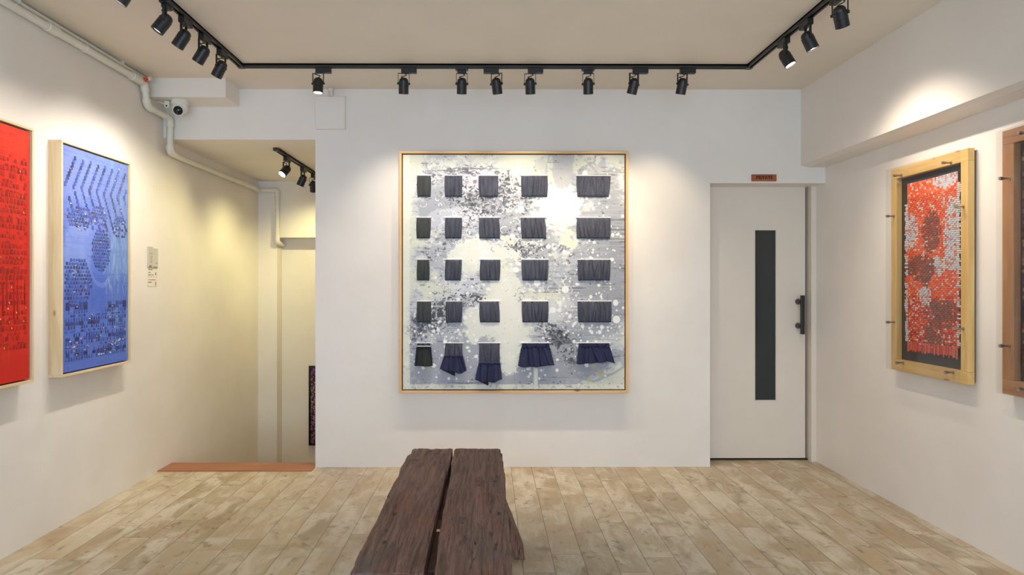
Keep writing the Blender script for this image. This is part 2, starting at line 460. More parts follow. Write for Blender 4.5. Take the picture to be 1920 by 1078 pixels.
def place_spot(x, y, z, rz, target, label, power=0, cone=60, blend=.8, col=(1,.86,.71), off=-.034, lens='dim', wings=False, group='spotlights on the U-shaped track'):
    parts = {}
    if first[0]:
        root = proto; first[0] = False
        for p, subs in proto_parts: parts[p.name.split('.')[0]] = (p, subs)
    else:
        root = proto.copy(); COL.objects.link(root)
        for p, subs in proto_parts:
            c = p.copy(); COL.objects.link(c); c.parent = root; sl = []
            for sub in subs:
                d = sub.copy(); COL.objects.link(d); d.parent = c; sl.append(d)
            parts[p.name.split('.')[0]] = (c, sl)
    root.location = (x, y, z); root.rotation_euler = (0,0,rz)
    root['label'] = label; root['group'] = group
    if wings:
        if 'wing' not in _proto:
            mb = MB(); mb.box(-.040, .040, -.019, .019, -.034, -.019); mb.box(-.028, .028, -.014, .014, -.052, -.034)
            mb.v = [(a, b, c-.003) for a, b, c in mb.v]
            t = mb.build('adapter', M_black, bevel=.002); _proto['wing'] = t.data; bpy.data.objects.remove(t)
        parts['adapter'][0].data = _proto['wing']
    M = Matrix.Rotation(rz, 3, 'Z')
    hp = Vector((x, y, z)) + M @ Vector((off, 0, -.122))
    a = Vector(target)-hp
    tilt = math.atan2(math.hypot(a.x, a.y), -a.z); yaw = math.atan2(-a.x, a.y)-rz
    h, subs = parts['head']; h.location = (off, 0, -.122); h.rotation_euler = (tilt, 0, yaw)
    yk = parts['yoke'][0]; yk.location = (off, 0, -.020); yk.rotation_euler = (0,0,yaw)
    cb = parts['cable'][0]; cb.location = (off, 0, 0); cb.rotation_euler = (0,0,yaw)
    for sub in subs:
        if sub.name.startswith('lens'):
            sub.material_slots[0].link = 'OBJECT'
            sub.material_slots[0].material = {'dim': M_lampdim, 'lit': M_lamp, 'warm': M_lampw}[lens]
    if power:
        ld = bpy.data.lights.new('beam', 'SPOT'); ld.energy = power; ld.color = col
        ld.spot_size = R(cone); ld.spot_blend = blend; ld.shadow_soft_size = .018
        lo = bpy.data.objects.new('beam', ld); COL.objects.link(lo); lo.parent = h; lo.location = (0,0,-.064)
    return root
def bx(px): return (px-917)/F*TY            # position along the back rail
BACK = [  # head px, adapter px, target, power, cone, lens, wings, label
 (597, 607, (-1.10, 3.95, 0.0), 15, 85, 'lit', False, 'lit black spotlight pointing straight down above the white junction box, leftmost on back rail'),
 (757, 767, (-.62, 4.67, 1.12), 17, 92, 'dim', False, 'black spotlight above the grey painting left edge, second from left on back rail'),
 (866, 866, (-.22, 4.67, 1.22), 15, 86, 'dim', True, 'black spotlight with short stepped adapter above second patch column, third from left on back rail'),
 (931, 921, (.22, 4.67, 1.18), 15, 86, 'dim', False, 'black spotlight above the third patch column, fourth from left on the back rail'),
 (994, 1004, (.34, 4.67, 1.22), 15, 86, 'dim', False, 'black spotlight just right of the large painting centre, fourth from right on back rail'),
 (1103, 1103, (.70, 4.58, .50), 14, 80, 'dim', True, 'black spotlight with short stepped adapter above widest patch column, third from right on back rail'),
 (1189, 1201, (.62, 4.67, 1.10), 19, 86, 'dim', False, 'black spotlight leaning left beyond the large painting right edge, second from right on back rail'),
 (1280, 1290, (1.05, 4.67, 1.10), 15, 88, 'dim', False, 'black spotlight nearest the white door, rightmost on the back rail')]
for h, a, tg, pw, cn, ln, wg, lb in BACK:
    place_spot(bx(a), TY, TZ, 0, tg, lb, pw, cn, 1.0, (1, .895-.065*(bx(a)+1)/2.2, .77-.19*(bx(a)+1)/2.2), lens=ln, wings=wg, off=(h-a)/F*TY)
LEFT = [
 (3.857, (-2.24, 4.10, 1.55), 26, 'black spotlight nearest the rail corner on the left rail, unlit looking'),
 (3.618, (-2.24, 3.75, 1.60), 23, 'second black spotlight from the corner on the left rail, small bright rim'),
 (3.389, (-2.24, 3.30, 1.45), 14, 'third black spotlight from the corner on the left rail, above the blue artwork'),
 (3.192, (-2.24, 2.95, 1.50), 8, 'fourth black spotlight from the corner on the left rail, before the cut off one'),
 (2.864, (-2.20, 2.75, 1.50), 6, 'lit black spotlight cut off by the top edge of the photo, on the left rail')]
for i, (y, tg, pw, lb) in enumerate(LEFT):
    place_spot(TXL, y, TZ, R(90), tg, lb, pw, 90, 1, col=(1,.92,.84), lens='lit' if i == 4 else 'dim', off=-.02, wings=(i == 3), group='spotlights on the U-shaped track')
RIGHT = [
 (3.66, (2.30, 3.22, 1.05), 13, 'lit', 'glowing black spotlight nearest the rail corner on the right rail'),
 (3.40, (2.30, 3.30, 1.10), 17, 'lit', 'middle black spotlight on the right rail with thin bright rim'),
 (3.09, (2.30, 3.65, 1.15), 12, 'dim', 'dark square black spotlight at the top edge of the photo, on the right rail')]
for y, tg, pw, ln, lb in RIGHT:
    place_spot(TXR, y, TZ, R(90), tg, lb, pw, 104, 1, col=(1,.87,.73), lens=ln, off=-.02)
for y in (2.35, 1.75, 1.2):  # unseen extra spotlights, added to light the works on the nearer walls
    place_spot(TXL, y, TZ, R(90), (-2.2, y, 1.3), 'unseen black spotlight added on the left rail nearer the camera to light the wall', 1.5, 85, col=(1,.92,.86))
    place_spot(TXR, y, TZ, R(90), (2.3, y, 1.3), 'unseen black spotlight added on the right rail nearer the camera to light the wall', 10, 85, col=(1,.88,.78))
STAIR = [
 (5.22, (-1.95, 4.66, 1.55), 15, 'warm', 'glowing black spotlight on the short stair track, facing the gallery'),
 (5.68, (-2.28, 5.74, .75), 23, 'dim', 'dark black spotlight in the middle of the short stair track'),
 (6.02, (-1.75, 6.7, .9), 19, 'dim', 'black spotlight half hidden behind the wall edge on the short stair track')]
for y, tg, pw, ln, lb in STAIR:
    place_spot(ST_X, y, ST_Z, R(90), tg, lb, pw, 125, 1, (1,.89,.42), lens=ln, off=-.02, group='spotlights on the stair track')

# ------------------------------------------------------------------ pipes
def rounded(pts, r, n=6):
    out = [Vector(pts[0])]
    for i in range(1, len(pts)-1):
        p = Vector(pts[i]); a = (Vector(pts[i-1])-p).normalized(); b = (Vector(pts[i+1])-p).normalized()
        for k in range(n+1):
            t = k/n; out.append((p+a*r)*(1-t)**2 + p*2*t*(1-t) + (p+b*r)*t**2)
    out.append(Vector(pts[-1])); return out
pp = thing('drain_pipe', 'thick white pipe running along the left wall under the ceiling and down into the stairwell', 'pipe')
path = [(-2.272,-1.78,2.626),(-2.272,4.335,2.626),(-2.272,4.37,2.484),(-2.252,4.642,2.470),(-2.252,4.642,2.235),(-2.270,4.80,2.230),(-2.270,6.515,2.235),(-2.100,6.515,2.235),(-2.100,6.515,1.716),(-2.100,6.715,1.702)]
mb = MB(); mb.tube(rounded(path, .05), .0205, 16); mb.build('pipe_run', M_pvc, pp)
def sleeve(a, b, r=.0255):
    m = MB(); m.tube([a, b], r, 16); m.build('coupling', M_pvc, pp)
sleeve((-2.272,3.38,2.626),(-2.272,3.46,2.626)); sleeve((-2.272,4.18,2.626),(-2.272,4.28,2.626), .028)
sleeve((-2.272,4.343,2.594),(-2.272,4.348,2.575),.026); sleeve((-2.272,4.362,2.52),(-2.272,4.364,2.508), .026)
sleeve((-2.270,6.10,2.2345),(-2.270,6.18,2.2345)); sleeve((-2.270,6.36,2.2345),(-2.270,6.44,2.2345), .026)
for pts in ([(-2.272,4.27,2.626),(-2.272,4.335,2.626),(-2.272,4.345,2.57)], [(-2.272,4.36,2.53),(-2.272,4.37,2.484),(-2.268,4.43,2.481)],
            [(-2.257,4.58,2.474),(-2.252,4.642,2.470),(-2.252,4.642,2.41)], [(-2.252,4.642,2.28),(-2.252,4.642,2.235),(-2.258,4.70,2.233)],
            [(-2.16,6.515,2.235),(-2.100,6.515,2.235),(-2.100,6.515,2.17)], [(-2.100,6.515,1.78),(-2.100,6.515,1.716),(-2.100,6.58,1.713)]):
    mb = MB(); mb.tube(rounded(pts, .032), .0255, 16); mb.build('elbow', M_pvc, pp)
mb = MB(); mb.tube([(-2.272,4.31,2.640),(-2.215,4.31,2.650)], .013, 12); mb.build('branch_stub', M_pvc, pp)
mb = MB()
for k in range(5):
    a = k*2*math.pi/5
    mb.tube([(-2.238,4.285,2.636),(-2.238+.017*math.cos(a),4.279,2.636+.017*math.sin(a))], [.010,.005], 8)
mb.tube([(-2.238,4.300,2.636),(-2.238,4.277,2.636)], .009, 10)
tag(mb.build('valve_handle', M_red, pp), 'orange-red valve cap')
for y in (1.2, 2.4, 3.7, 5.4):
    z = 2.626 if y < 4.5 else 2.2335
    mb = MB(); mb.tube([(-2.272,y-.008,z),(-2.272,y+.008,z)], .0235, 16); mb.box(XL, -2.285, y-.008, y+.008, z-.012, z+.012)
    mb.build('pipe_clip', M_pvc, pp)
cd = thing('conduit_pipe', 'thin white conduit just above the thick pipe, tight under the ceiling', 'pipe')
mb = MB(); mb.tube([(-2.291,-1.78,2.672),(-2.291,4.41,2.672)], .0105, 10); mb.build('conduit', M_pvc, cd)
for y in (.5, 1.8, 3.2, 4.1):
    mb = MB(); mb.box(-2.305, -2.277, y-.006, y+.006, 2.660, 2.69); mb.build('clip', M_pvc, cd)
tk = thing('cable_trunking', 'short white cable trunking beside the vertical pipe under the security camera', 'trunking')
mb = MB(); mb.box(XL, -2.283, 4.652, D1+.004, 2.335, 2.50); mb.build('cover', M_white, tk, bevel=.002)
mb = MB(); mb.box(-2.283, -2.277, 4.664, D1+.004, 2.34, 2.45); tag(mb.build('cable', M_dark, tk), 'dark cable slot')

# security camera under the boxed beam end
CX, CY, CZ = -2.125, 4.52, 2.562
cam_ = thing('security_camera', 'white dome security camera with black eye under the boxed beam end', 'camera', (CX, CY, CZ))
mb = MB(); mb.lathe([(.0,0),(.056,0),(.058,-.006),(.058,-.022),(.050,-.030),(.0,-.030)], 32, caps=False); mb.build('base', M_white, cam_)
mb = MB(); mb.lathe([(.048,-.028),(.053,-.045),(.052,-.062),(.044,-.080),(.028,-.094),(.0,-.100)], 32, caps=False); mb.build('housing', M_white, cam_)
d = Vector((.16,-.90,-.38)).normalized(); Mx = Matrix.Translation((0,0,-.058)+d*.020 if False else Vector((0,0,-.060))+d*.022) @ d.to_track_quat('Z','Y').to_matrix().to_4x4()
mb = MB(); mb.lathe([(.040,.0),(.039,.018),(.036,.026),(.0,.026)], 28, Mx, caps=False); mb.build('eye_rim', M_white, cam_)
mb = MB(); mb.lathe([(.031,.024),(.030,.030),(.024,.038),(.012,.043),(.0,.0445)], 28, Mx, caps=False)
tag(mb.build('eye', M_lensblack, cam_), 'gloss black camera eye')
mb = MB(); mb.box(-.098,-.066,-.02,.014,-.050,-.006); mb.build('cable_joint', M_white, cam_, bevel=.003)
mb = MB(); mb.tube(rounded([(-.09,-.01,-.03),(-.13,-.02,-.012),(-.17,.0,-.008)], .03), .004, 8); mb.build('cable', M_white, cam_)
mb = MB(); mb.tube([(-.082,-.0205,-.040),(-.082,-.023,-.040)], .006, 10); mb.build('screw', M_black, cam_)

# junction box on the main wall
jb = thing('junction_box', 'white square junction box on the wall below the leftmost back spotlight', 'box', (-1.124, D1, 2.516))
mb = MB(); mb.box(-.106,.106,-.022,0,-.117,.117); mb.build('body', M_wall, jb, bevel=.003)
mb = MB(); mb.box(-.103,.103,-.028,-.0222,-.113,.113); mb.build('lid', M_wall, jb, bevel=.002)
mb = MB(); mb.tube([(.005,-.017,.115),(.005,-.017,.172)], .013, 12); mb.tube([(.005,-.017,.150),(.005,-.017,.172)], .018, 12); mb.build('conduit_stub', M_pvc, jb)

# ------------------------------------------------------------------ cards on the left wall
def card(name, label, cat, y0, y1, z0, z1, t, lines, base=M_paper, group=None):
    o = thing(name, label, cat, (XL, (y0+y1)/2, (z0+z1)/2), group=group)
    w, h = (y1-y0)/2, (z1-z0)/2
    mb = MB(); mb.box(0, t, -w, w, -h, h); mb.build('card', base, o, bevel=.0006)
    for (u0, u1, v0, v1, mm, nm) in lines:
        mb = MB(); n = max(3, int((u1-u0)*14)); rr = random.Random(int(u0*999+v0*77))
        # words: a row of short strokes of uneven height
        x = u0
        while x < u1:
            ww = rr.uniform(.035, .11); hh = (v1-v0)*rr.uniform(.6, 1)
            mb.box(t, t+.0005, -w+2*w*x, -w+2*w*min(u1, x+ww), h-2*h*v0-2*h*hh, h-2*h*v0)
            x += ww+.03
        mb.build(nm, mm, o)
    return o
def zl(py, y): return CAMZ+(534-py)/F*y
Y0, Y1, Y2 = 4.435, 4.495, 4.565
tl = [(.15,.8,.05+.1*i,.08+.1*i,M_ink,'text_line') for i in (3,4.6,5.6,6.6)]
card('card_holder', 'upper left small grey framed card beside the blue artwork', 'card', Y0, Y1-.004, 1.418, 1.556, .010,
     [(.05,.95,.32,.335,M_ink,'text_line'),(.3,.85,.48,.50,M_ink,'text_line'),(.3,.8,.56,.575,M_ink,'text_line'),(.3,.85,.65,.665,M_ink,'text_line'),(.45,.75,.74,.78,M_ink,'text_line'),(.05,.7,.93,.985,M_ink,'text_line')], plain('card_grey', srgb(196,190,176), .4, var=.03))
card('card_holder', 'upper right small grey framed card beside the blue artwork', 'card', Y1, Y2, 1.412, 1.548, .006,
     [(.6,.9,.74,.79,M_ink,'text_line'),(.1,.85,.93,.985,M_ink,'text_line')], plain('card_grey_2', srgb(200,194,180), .4, var=.03))
card('wall_label', 'white caption label with grey text under the two framed cards', 'label', Y0, Y2, 1.350, 1.408, .002,
     [(.08,.5,.08,.24,M_ink,'text_line'),(.08,.3,.42,.54,M_ink,'text_line'),(.05,.6,.70,.82,M_ink,'text_line'),(.78,.86,.45,.95,M_ink,'text_line')])
card('wall_label', 'lowest white caption label with a red line of text', 'label', Y0, Y2, 1.285, 1.342, .002,
     [(.1,.8,.12,.26,M_inkred,'red_text_line'),(.05,.4,.42,.55,M_ink,'text_line'),(.78,.86,.42,.92,M_ink,'text_line'),(.0,.1,.85,.93,M_ink,'text_line')])

# ------------------------------------------------------------------ noise fields
def vnoise(h, w, sy, sx, seed):
    """value noise, cell size sy x sx in samples"""
    r = np.random.RandomState(seed)
    gy, gx = int(h/sy)+3, int(w/sx)+3
    g = r.rand(gy, gx)
    y = np.arange(h)/sy; x = np.arange(w)/sx
    yi = y.astype(int); xi = x.astype(int); fy = (y-yi)[:,None]; fx = (x-xi)[None,:]
    fy = fy*fy*(3-2*fy); fx = fx*fx*(3-2*fx)
    a = g[yi][:,xi]; b = g[yi][:,xi+1]; c = g[yi+1][:,xi]; d_ = g[yi+1][:,xi+1]
    return (a*(1-fx)+b*fx)*(1-fy)+(c*(1-fx)+d_*fx)*fy
def fbm(h, w, sy, sx, seed, octv=4, rough=.55):
    o = np.zeros((h, w)); amp = 1; tot = 0
    for i in range(octv):
        if sy < 1 or sx < 1: break
        o += vnoise(h, w, sy, sx, seed*31+i)*amp; tot += amp; amp *= rough; sy /= 2; sx /= 2
    return o/tot
def sm(v, a, b):
    t = np.clip((v-a)/(b-a), 0, 1); return t*t*(3-2*t)
def blobs(h, w, lst):
    yy, xx = np.mgrid[0:h, 0:w]; yy = yy/h; xx = xx/w; o = np.zeros((h, w))
    for u, v, ru, rv, k in lst:
        o += k*np.exp(-(((xx-u)/ru)**2+((yy-v)/rv)**2))
    return o
def lin(c): return np.array(srgb(*c)[:3])
def lay(img, mask, col):
    img += (lin(col)[None,None,:]-img)*mask[:,:,None]
def disc(img, cx, cy, r, col, al=1.0, ry=None):
    h, w = img.shape[:2]; ry = ry or r
    x0, x1, y0, y1 = max(0,int(cx-r-2)), min(w,int(cx+r+3)), max(0,int(cy-ry-2)), min(h,int(cy+ry+3))
    if x1 <= x0 or y1 <= y0: return
    yy, xx = np.mgrid[y0:y1, x0:x1]
    d = np.sqrt(((xx-cx)/r)**2+((yy-cy)/ry)**2)
    m = np.clip((1-d)*min(r,ry)+.5, 0, 1)*al
    img[y0:y1, x0:x1] += (lin(col)-img[y0:y1, x0:x1])*m[:,:,None]
def stroke(img, pts, r, col, al=1.0):
    for i in range(len(pts)-1):
        (ax, ay), (bx_, by) = pts[i], pts[i+1]
        n = max(1, int(math.hypot(bx_-ax, by-ay)/max(.6, r*.8)))
        for k in range(n): disc(img, ax+(bx_-ax)*k/n, ay+(by-ay)*k/n, r, col, al)
def canvas_mesh(name, img, W, H, mat, parent, M):
    """a stretched canvas whose front is a fine grid carrying the paint; M maps (u, v, depth) to the parent's space"""
    h, w = img.shape[:2]
    us = np.linspace(-W/2, W/2, w); vs = np.linspace(H/2, -H/2, h)
    U, V = np.meshgrid(us, vs)
    P3 = np.stack([U.ravel(), np.zeros(h*w), V.ravel()], 1)
    Mn = np.array(M.to_3x3()); T = np.array(M.translation)
    P3 = P3 @ Mn.T + T
    idx = np.arange(h*w).reshape(h, w)
    q = np.stack([idx[:-1,:-1], idx[1:,:-1], idx[1:,1:], idx[:-1,1:]], -1).reshape(-1, 4)
    # thin solid back so the canvas has a body
    bk = np.array([(x, .016, z) for x, z in ((-W/2,H/2),(-W/2,-H/2),(W/2,-H/2),(W/2,H/2))]) @ Mn.T + T
    nv = h*w
    tl_, bl, br, tr_ = idx[0,0], idx[-1,0], idx[-1,-1], idx[0,-1]
    ex = [(nv+3, nv+2, nv+1, nv)]
    polys = [tuple(map(int, r)) for r in q]
    sides = [tuple(int(i) for i in idx[:,0][::-1])+(nv, nv+1), tuple(int(i) for i in idx[:,-1])+(nv+2, nv+3),
             tuple(int(i) for i in idx[0,:])+(nv+3, nv), tuple(int(i) for i in idx[-1,:][::-1])+(nv+1, nv+2)]
    me = bpy.data.meshes.new(name)
    me.from_pydata(np.vstack([P3, bk]).tolist(), [], polys+ex+sides)
    ca = me.color_attributes.new('paint', 'FLOAT_COLOR', 'POINT')
    c = np.ones((nv+4, 4), dtype=np.float32); c[:nv,:3] = np.clip(img.reshape(-1,3), 0, 1); c[nv:,:3] = .6
    ca.data.foreach_set('color', c.ravel())
    me.materials.append(mat)
    o = bpy.data.objects.new(name, me); COL.objects.link(o); o.parent = parent
    return o
def ring(mb, x0, x1, z0, z1, w, ya, yb):
    pass
def box_frame(parent, W, H, wt, depth, mats, name='frame', wside=None, y0=0.0):
    """four pine rails, local X across, Z up, wall at y=0, front at y=-depth; sides overlap top and bottom"""
    ws = wside or wt
    r = []
    for n_, (xa, xb, za, zb), m_ in (('frame_rail', (-W/2, W/2, H/2-wt, H/2), mats[0]), ('frame_rail', (-W/2, W/2, -H/2, -H/2+wt), mats[0]),
                                     ('frame_stile', (-W/2, -W/2+ws, -H/2+wt, H/2-wt), mats[2]), ('frame_stile', (W/2-ws, W/2, -H/2+wt, H/2-wt), mats[2])):
        mb = MB(); mb.box(xa, xb, -depth, y0, za, zb); r.append(mb.build(n_, m_, parent, bevel=.0012))
    return r

# ------------------------------------------------------------------ large grey painting
YF = D1-.062                                       # front of its frame
kx = YF/F
fx0, fx1 = (748.5-917)*kx, (1178.5-917)*kx
fz0, fz1 = CAMZ+(534-737)*kx, CAMZ+(534-283)*kx
BW, BH = fx1-fx0, fz1-fz0; bcx, bcz = (fx0+fx1)/2, (fz0+fz1)/2
art = thing('framed_painting', 'large square grey and white abstract painting with rows of dark fabric patches in pine frame', 'painting', (bcx, D1, bcz))
box_frame(art, BW, BH, .017, .062, PB)
mb = MB(); mb.box(-BW/2+.016, BW/2-.016, -.030, -.001, -BH/2+.016, BH/2-.016); tag(mb.build('backing_board', M_brown, art), 'brown inner edge of the frame')
CW, CH = BW-.050, BH-.050
hh, ww = 560, 530
sc = ww/932.0                                      # drawing units: the picture is 932 x 978
yy, xx = np.mgrid[0:hh, 0:ww]; U = xx/ww; V = yy/hh
img = np.ones((hh, ww, 3))*lin((214,216,201))
rs = np.random.RandomState(5)
f1 = fbm(hh, ww, 60, 60, 1, 6, .62); f2 = fbm(hh, ww, 26, 34, 2, 5, .6); f3 = fbm(hh, ww, 7, 9, 3, 3, .65); f4 = fbm(hh, ww, 3, 4, 4, 2, .7)
hs = fbm(hh, ww, 3, 60, 5, 2, .7)
def c2(x, y): return ((x-48)/932., (y-37)/978.)
gm = blobs(hh, ww, [(.25,.18,.17,.12,.85),(.40,.13,.10,.10,.5),(.14,.22,.10,.08,.4),(.22,.42,.16,.16,.7),(.38,.30,.12,.08,.4),(.58,.28,.22,.16,.55),(.75,.12,.1,.16,.5),(.93,.35,.12,.35,.75),(.6,.5,.2,.1,.5),(.9,.62,.14,.22,.8),
                    (.15,.72,.16,.12,.6),(.2,.90,.26,.11,.95),(.62,.9,.16,.1,1.0),(.72,.80,.12,.12,.9),(.84,.92,.14,.06,.5),(.45,.97,.2,.05,.6),(.33,.8,.1,.1,.5),(.05,.8,.06,.12,.4)])
wm = blobs(hh, ww, [(.705,.23,.10,.085,1.3),(.33,.42,.10,.07,1.1),(.26,.47,.08,.05,.5),(.46,.56,.06,.1,.9),(.49,.72,.085,.12,1.3),(.34,.70,.10,.05,.9),(.30,.78,.09,.04,.6),
                    (.0,.2,.06,.3,.7),(.0,.6,.035,.5,.6),(.48,.88,.05,.08,.7),(.40,.62,.05,.05,.6),(.3,.02,.3,.05,.5),(.5,.42,.08,.03,.4)])
lay(img, sm(gm+(f1-.5)*1.5+(f2-.5)*.8+(f3-.5)*.5, .2, .32)*.8, (196,199,206))
lay(img, sm(gm+(f2-.5)*1.3+(f1-.5)*.9+(f3-.5)*.9+(f4-.5)*.3, .46, .53)*.9, (176,179,189))
lay(img, sm(gm*.8+(fbm(hh,ww,40,50,11,6,.72)-.5)*2.0, .50, .56)*.75, (158,162,172))
lay(img, sm(gm+(hs-.5)*1.4+(f1-.5)*.5, .7, .85)*.5*sm(U, .6, .8), (146,149,158))
# soft translucent leaves
for (a, b, ra, rb, c, al) in ((.72,.04,.045,.10,(186,186,190),.85),(.86,.10,.05,.045,(196,196,194),.7),(.30,.10,.09,.05,(210,212,222),.6),(.25,.28,.12,.06,(208,211,222),.5),
                              (.92,.10,.05,.03,(188,188,192),.5),(.62,.07,.03,.05,(190,190,194),.5),(.28,.55,.07,.05,(214,217,228),.5),(.67,.66,.04,.05,(204,208,216),.6),(.42,.39,.04,.03,(208,211,218),.5)):
    m = sm(1.15-np.sqrt(((U-a)/ra)**2+((V-b)/rb)**2)+(f2-.5)*.5, 0, .12)*al; lay(img, m, c)
# dark speckled passages
dm = blobs(hh, ww, [(.16,.09,.09,.025,.55),(.29,.075,.05,.02,.6),(.46,.12,.08,.05,.95),(.30,.17,.10,.06,.6),(.36,.26,.10,.05,.5),(.22,.33,.08,.05,.5),(.48,.20,.10,.05,.5),(.52,.42,.12,.05,.7),(.10,.72,.09,.05,1.0),(.16,.66,.08,.05,.6),(.35,.61,.07,.025,.7),
                    (.70,.79,.06,.05,1.1),(.64,.73,.07,.04,.6),(.77,.86,.05,.05,.7),(.11,.42,.05,.04,.5),(.20,.38,.04,.03,.4),(.2,.6,.1,.06,.4),(.30,.50,.09,.05,.35),(.06,.80,.04,.08,.5),(.3,.2,.12,.08,.3),(.45,.33,.1,.08,.3),(.6,.33,.1,.1,.25),(.8,.4,.2,.2,.15)])
lay(img, sm(dm*.62+(f3-.5)*1.3+(f4-.5)*.7+(f2-.5)*.5, .46, .54)*.85, (92,94,102))
lay(img, sm(dm*.50+(fbm(hh,ww,5,6,21,3,.7)-.5)*1.5+(f1-.5)*.6, .50, .55)*.9, (62,63,70))
rip = sm(hs+(f1-.5)*.6+blobs(hh, ww, [(.95,.12,.2,.05,.1),(.95,.35,.1,.08,.16),(.9,.5,.12,.05,.14),(.65,.18,.1,.02,.12),(.35,.045,.2,.012,.2),(.25,.06,.2,.01,.2)])-.0, .80, .84)
lay(img, rip*.8, (112,113,120))
# white splashes with ragged edges
lay(img, sm(wm+(f2-.5)*1.1+(f3-.5)*.55+(f4-.5)*.25, .46, .54), (222,223,215))
lay(img, sm(wm+(f2-.5)*.7, .8, 1.1)*.8, (231,230,220))
# thin white curls and leaf outlines
for k in range(230):
    t = rs.randint(0, 9)
    cu_, cv, s_ = [(.26,.16,.09),(.30,.30,.10),(.47,.14,.07),(.20,.40,.08),(.33,.27,.1),(.60,.60,.10),(.25,.62,.09),(.45,.42,.1),(.28,.88,.12)][t]
    x = (cu_+rs.randn()*s_)*ww; y = (cv+rs.randn()*s_*.7)*hh; r = rs.uniform(4, 16); a0 = rs.rand()*6.3; ar = rs.uniform(1.5, 4.5); e = rs.uniform(.5, 1)
    pts = [(x+r*math.cos(a0+ar*i/12)*(1-.4*i/12), y+r*e*math.sin(a0+ar*i/12)*(1-.4*i/12)) for i in range(13)]
    stroke(img, pts, rs.choice([.5,.6,.85]), (232,234,236), .7)
for k in range(90):
    t = rs.randint(0, 5); cu_, cv = [(.26,.12),(.46,.13),(.60,.58),(.35,.24),(.5,.40)][t]
    x = (cu_+rs.randn()*.07)*ww; y = (cv+rs.randn()*.05)*hh; r = rs.uniform(3, 9); a0 = rs.rand()*6.3
    pts = [(x+r*math.cos(a0+2.4*i/8), y+r*.7*math.sin(a0+2.4*i/8)) for i in range(9)]
    stroke(img, pts, .7, (120,122,130), .7)
# long grey branches on the right
for pts, r, al in (([(.66,.0),(.645,.06),(.65,.15)],2.0,.5),([(.76,.10),(.85,.17),(.97,.2)],2.5,.5),([(.82,.02),(.92,.12),(1.0,.2)],3,.5),([(.8,.47),(.9,.52),(.99,.47)],1.6,.6),([(.83,.60),(.9,.56),(.98,.60)],1.5,.6),
                   ([(.75,.94),(.86,.965),(.95,.93),(1.0,.90)],3.2,.8),([(.72,.88),(.80,.96)],1.4,.6),([(.62,.70),(.72,.80),(.80,.90)],1.5,.5),([(.66,.55),(.8,.62),(.93,.71)],1.3,.5)):
    stroke(img, [(a*ww, b*hh) for a, b in pts], r, (160,163,170), al*.5)
for k in range(26):
    a = rs.uniform(0, 6.28); x, y = .49*ww, .70*hh; r0, r1 = rs.uniform(20,50), rs.uniform(55,95)
    stroke(img, [(x+r0*math.cos(a)*.8, y+r0*math.sin(a)), (x+r1*math.cos(a)*.8, y+r1*math.sin(a))], rs.uniform(.6,1.4), (228,228,222), .5)
# droplets
for k in range(950):
    t = rs.randint(0, 12)
    cu_, cv, su, sv = [(.75,.42,.12,.10),(.80,.60,.13,.10),(.72,.70,.1,.06),(.93,.73,.06,.06),(.17,.75,.1,.05),(.2,.86,.13,.06),(.9,.4,.1,.2),(.6,.9,.14,.06),(.45,.28,.1,.08),(.3,.62,.1,.1),(.5,.5,.5,.4),(.62,.45,.1,.1)][t]
    r = abs(rs.randn())*1.5+.6
    if rs.rand() < .06: r *= 2.2
    disc(img, (cu_+rs.randn()*su)*ww, (cv+rs.randn()*sv)*hh, r, (238,239,236), .95, r*rs.uniform(.8,1.25))
for k in range(420):
    disc(img, (rs.choice([.03,.5,.1,.2])+rs.randn()*.1)*ww, (.1+.9*rs.rand())*hh, rs.uniform(.5,1.0), (84,86,92), .8)
for k in range(60):
    x, y = rs.rand()*ww, (.985+rs.randn()*.01)*hh; stroke(img, [(x, y), (x+rs.uniform(-4,6), y+rs.uniform(-3,3))], .8, (50,50,52), .9)
for (a, b, r, c) in ((.115,.91,4.5,(206,188,140)),(.89,.93,8,(186,180,128)),(.93,.88,5,(196,190,140)),(.84,.955,6,(200,194,140)),(.86,.90,5,(190,184,130))):
    disc(img, a*ww, b*hh, r, c, .75)
# clean cream border on the left and along the bottom
m = np.maximum(sm(.034-U, 0, .006), sm(V-.975, 0, .004)); lay(img, m*.75*(1-sm(f3, .6, .64)*.6), (232,233,216))
lay(img, sm(.6-np.abs(U-.598)*60, 0, .1)*sm(V, .90, .92), (226,228,214))
Mf = Matrix.Translation((0, -.050, 0))
canvas = canvas_mesh('canvas', img, CW, CH, M_paint, art, Mf)
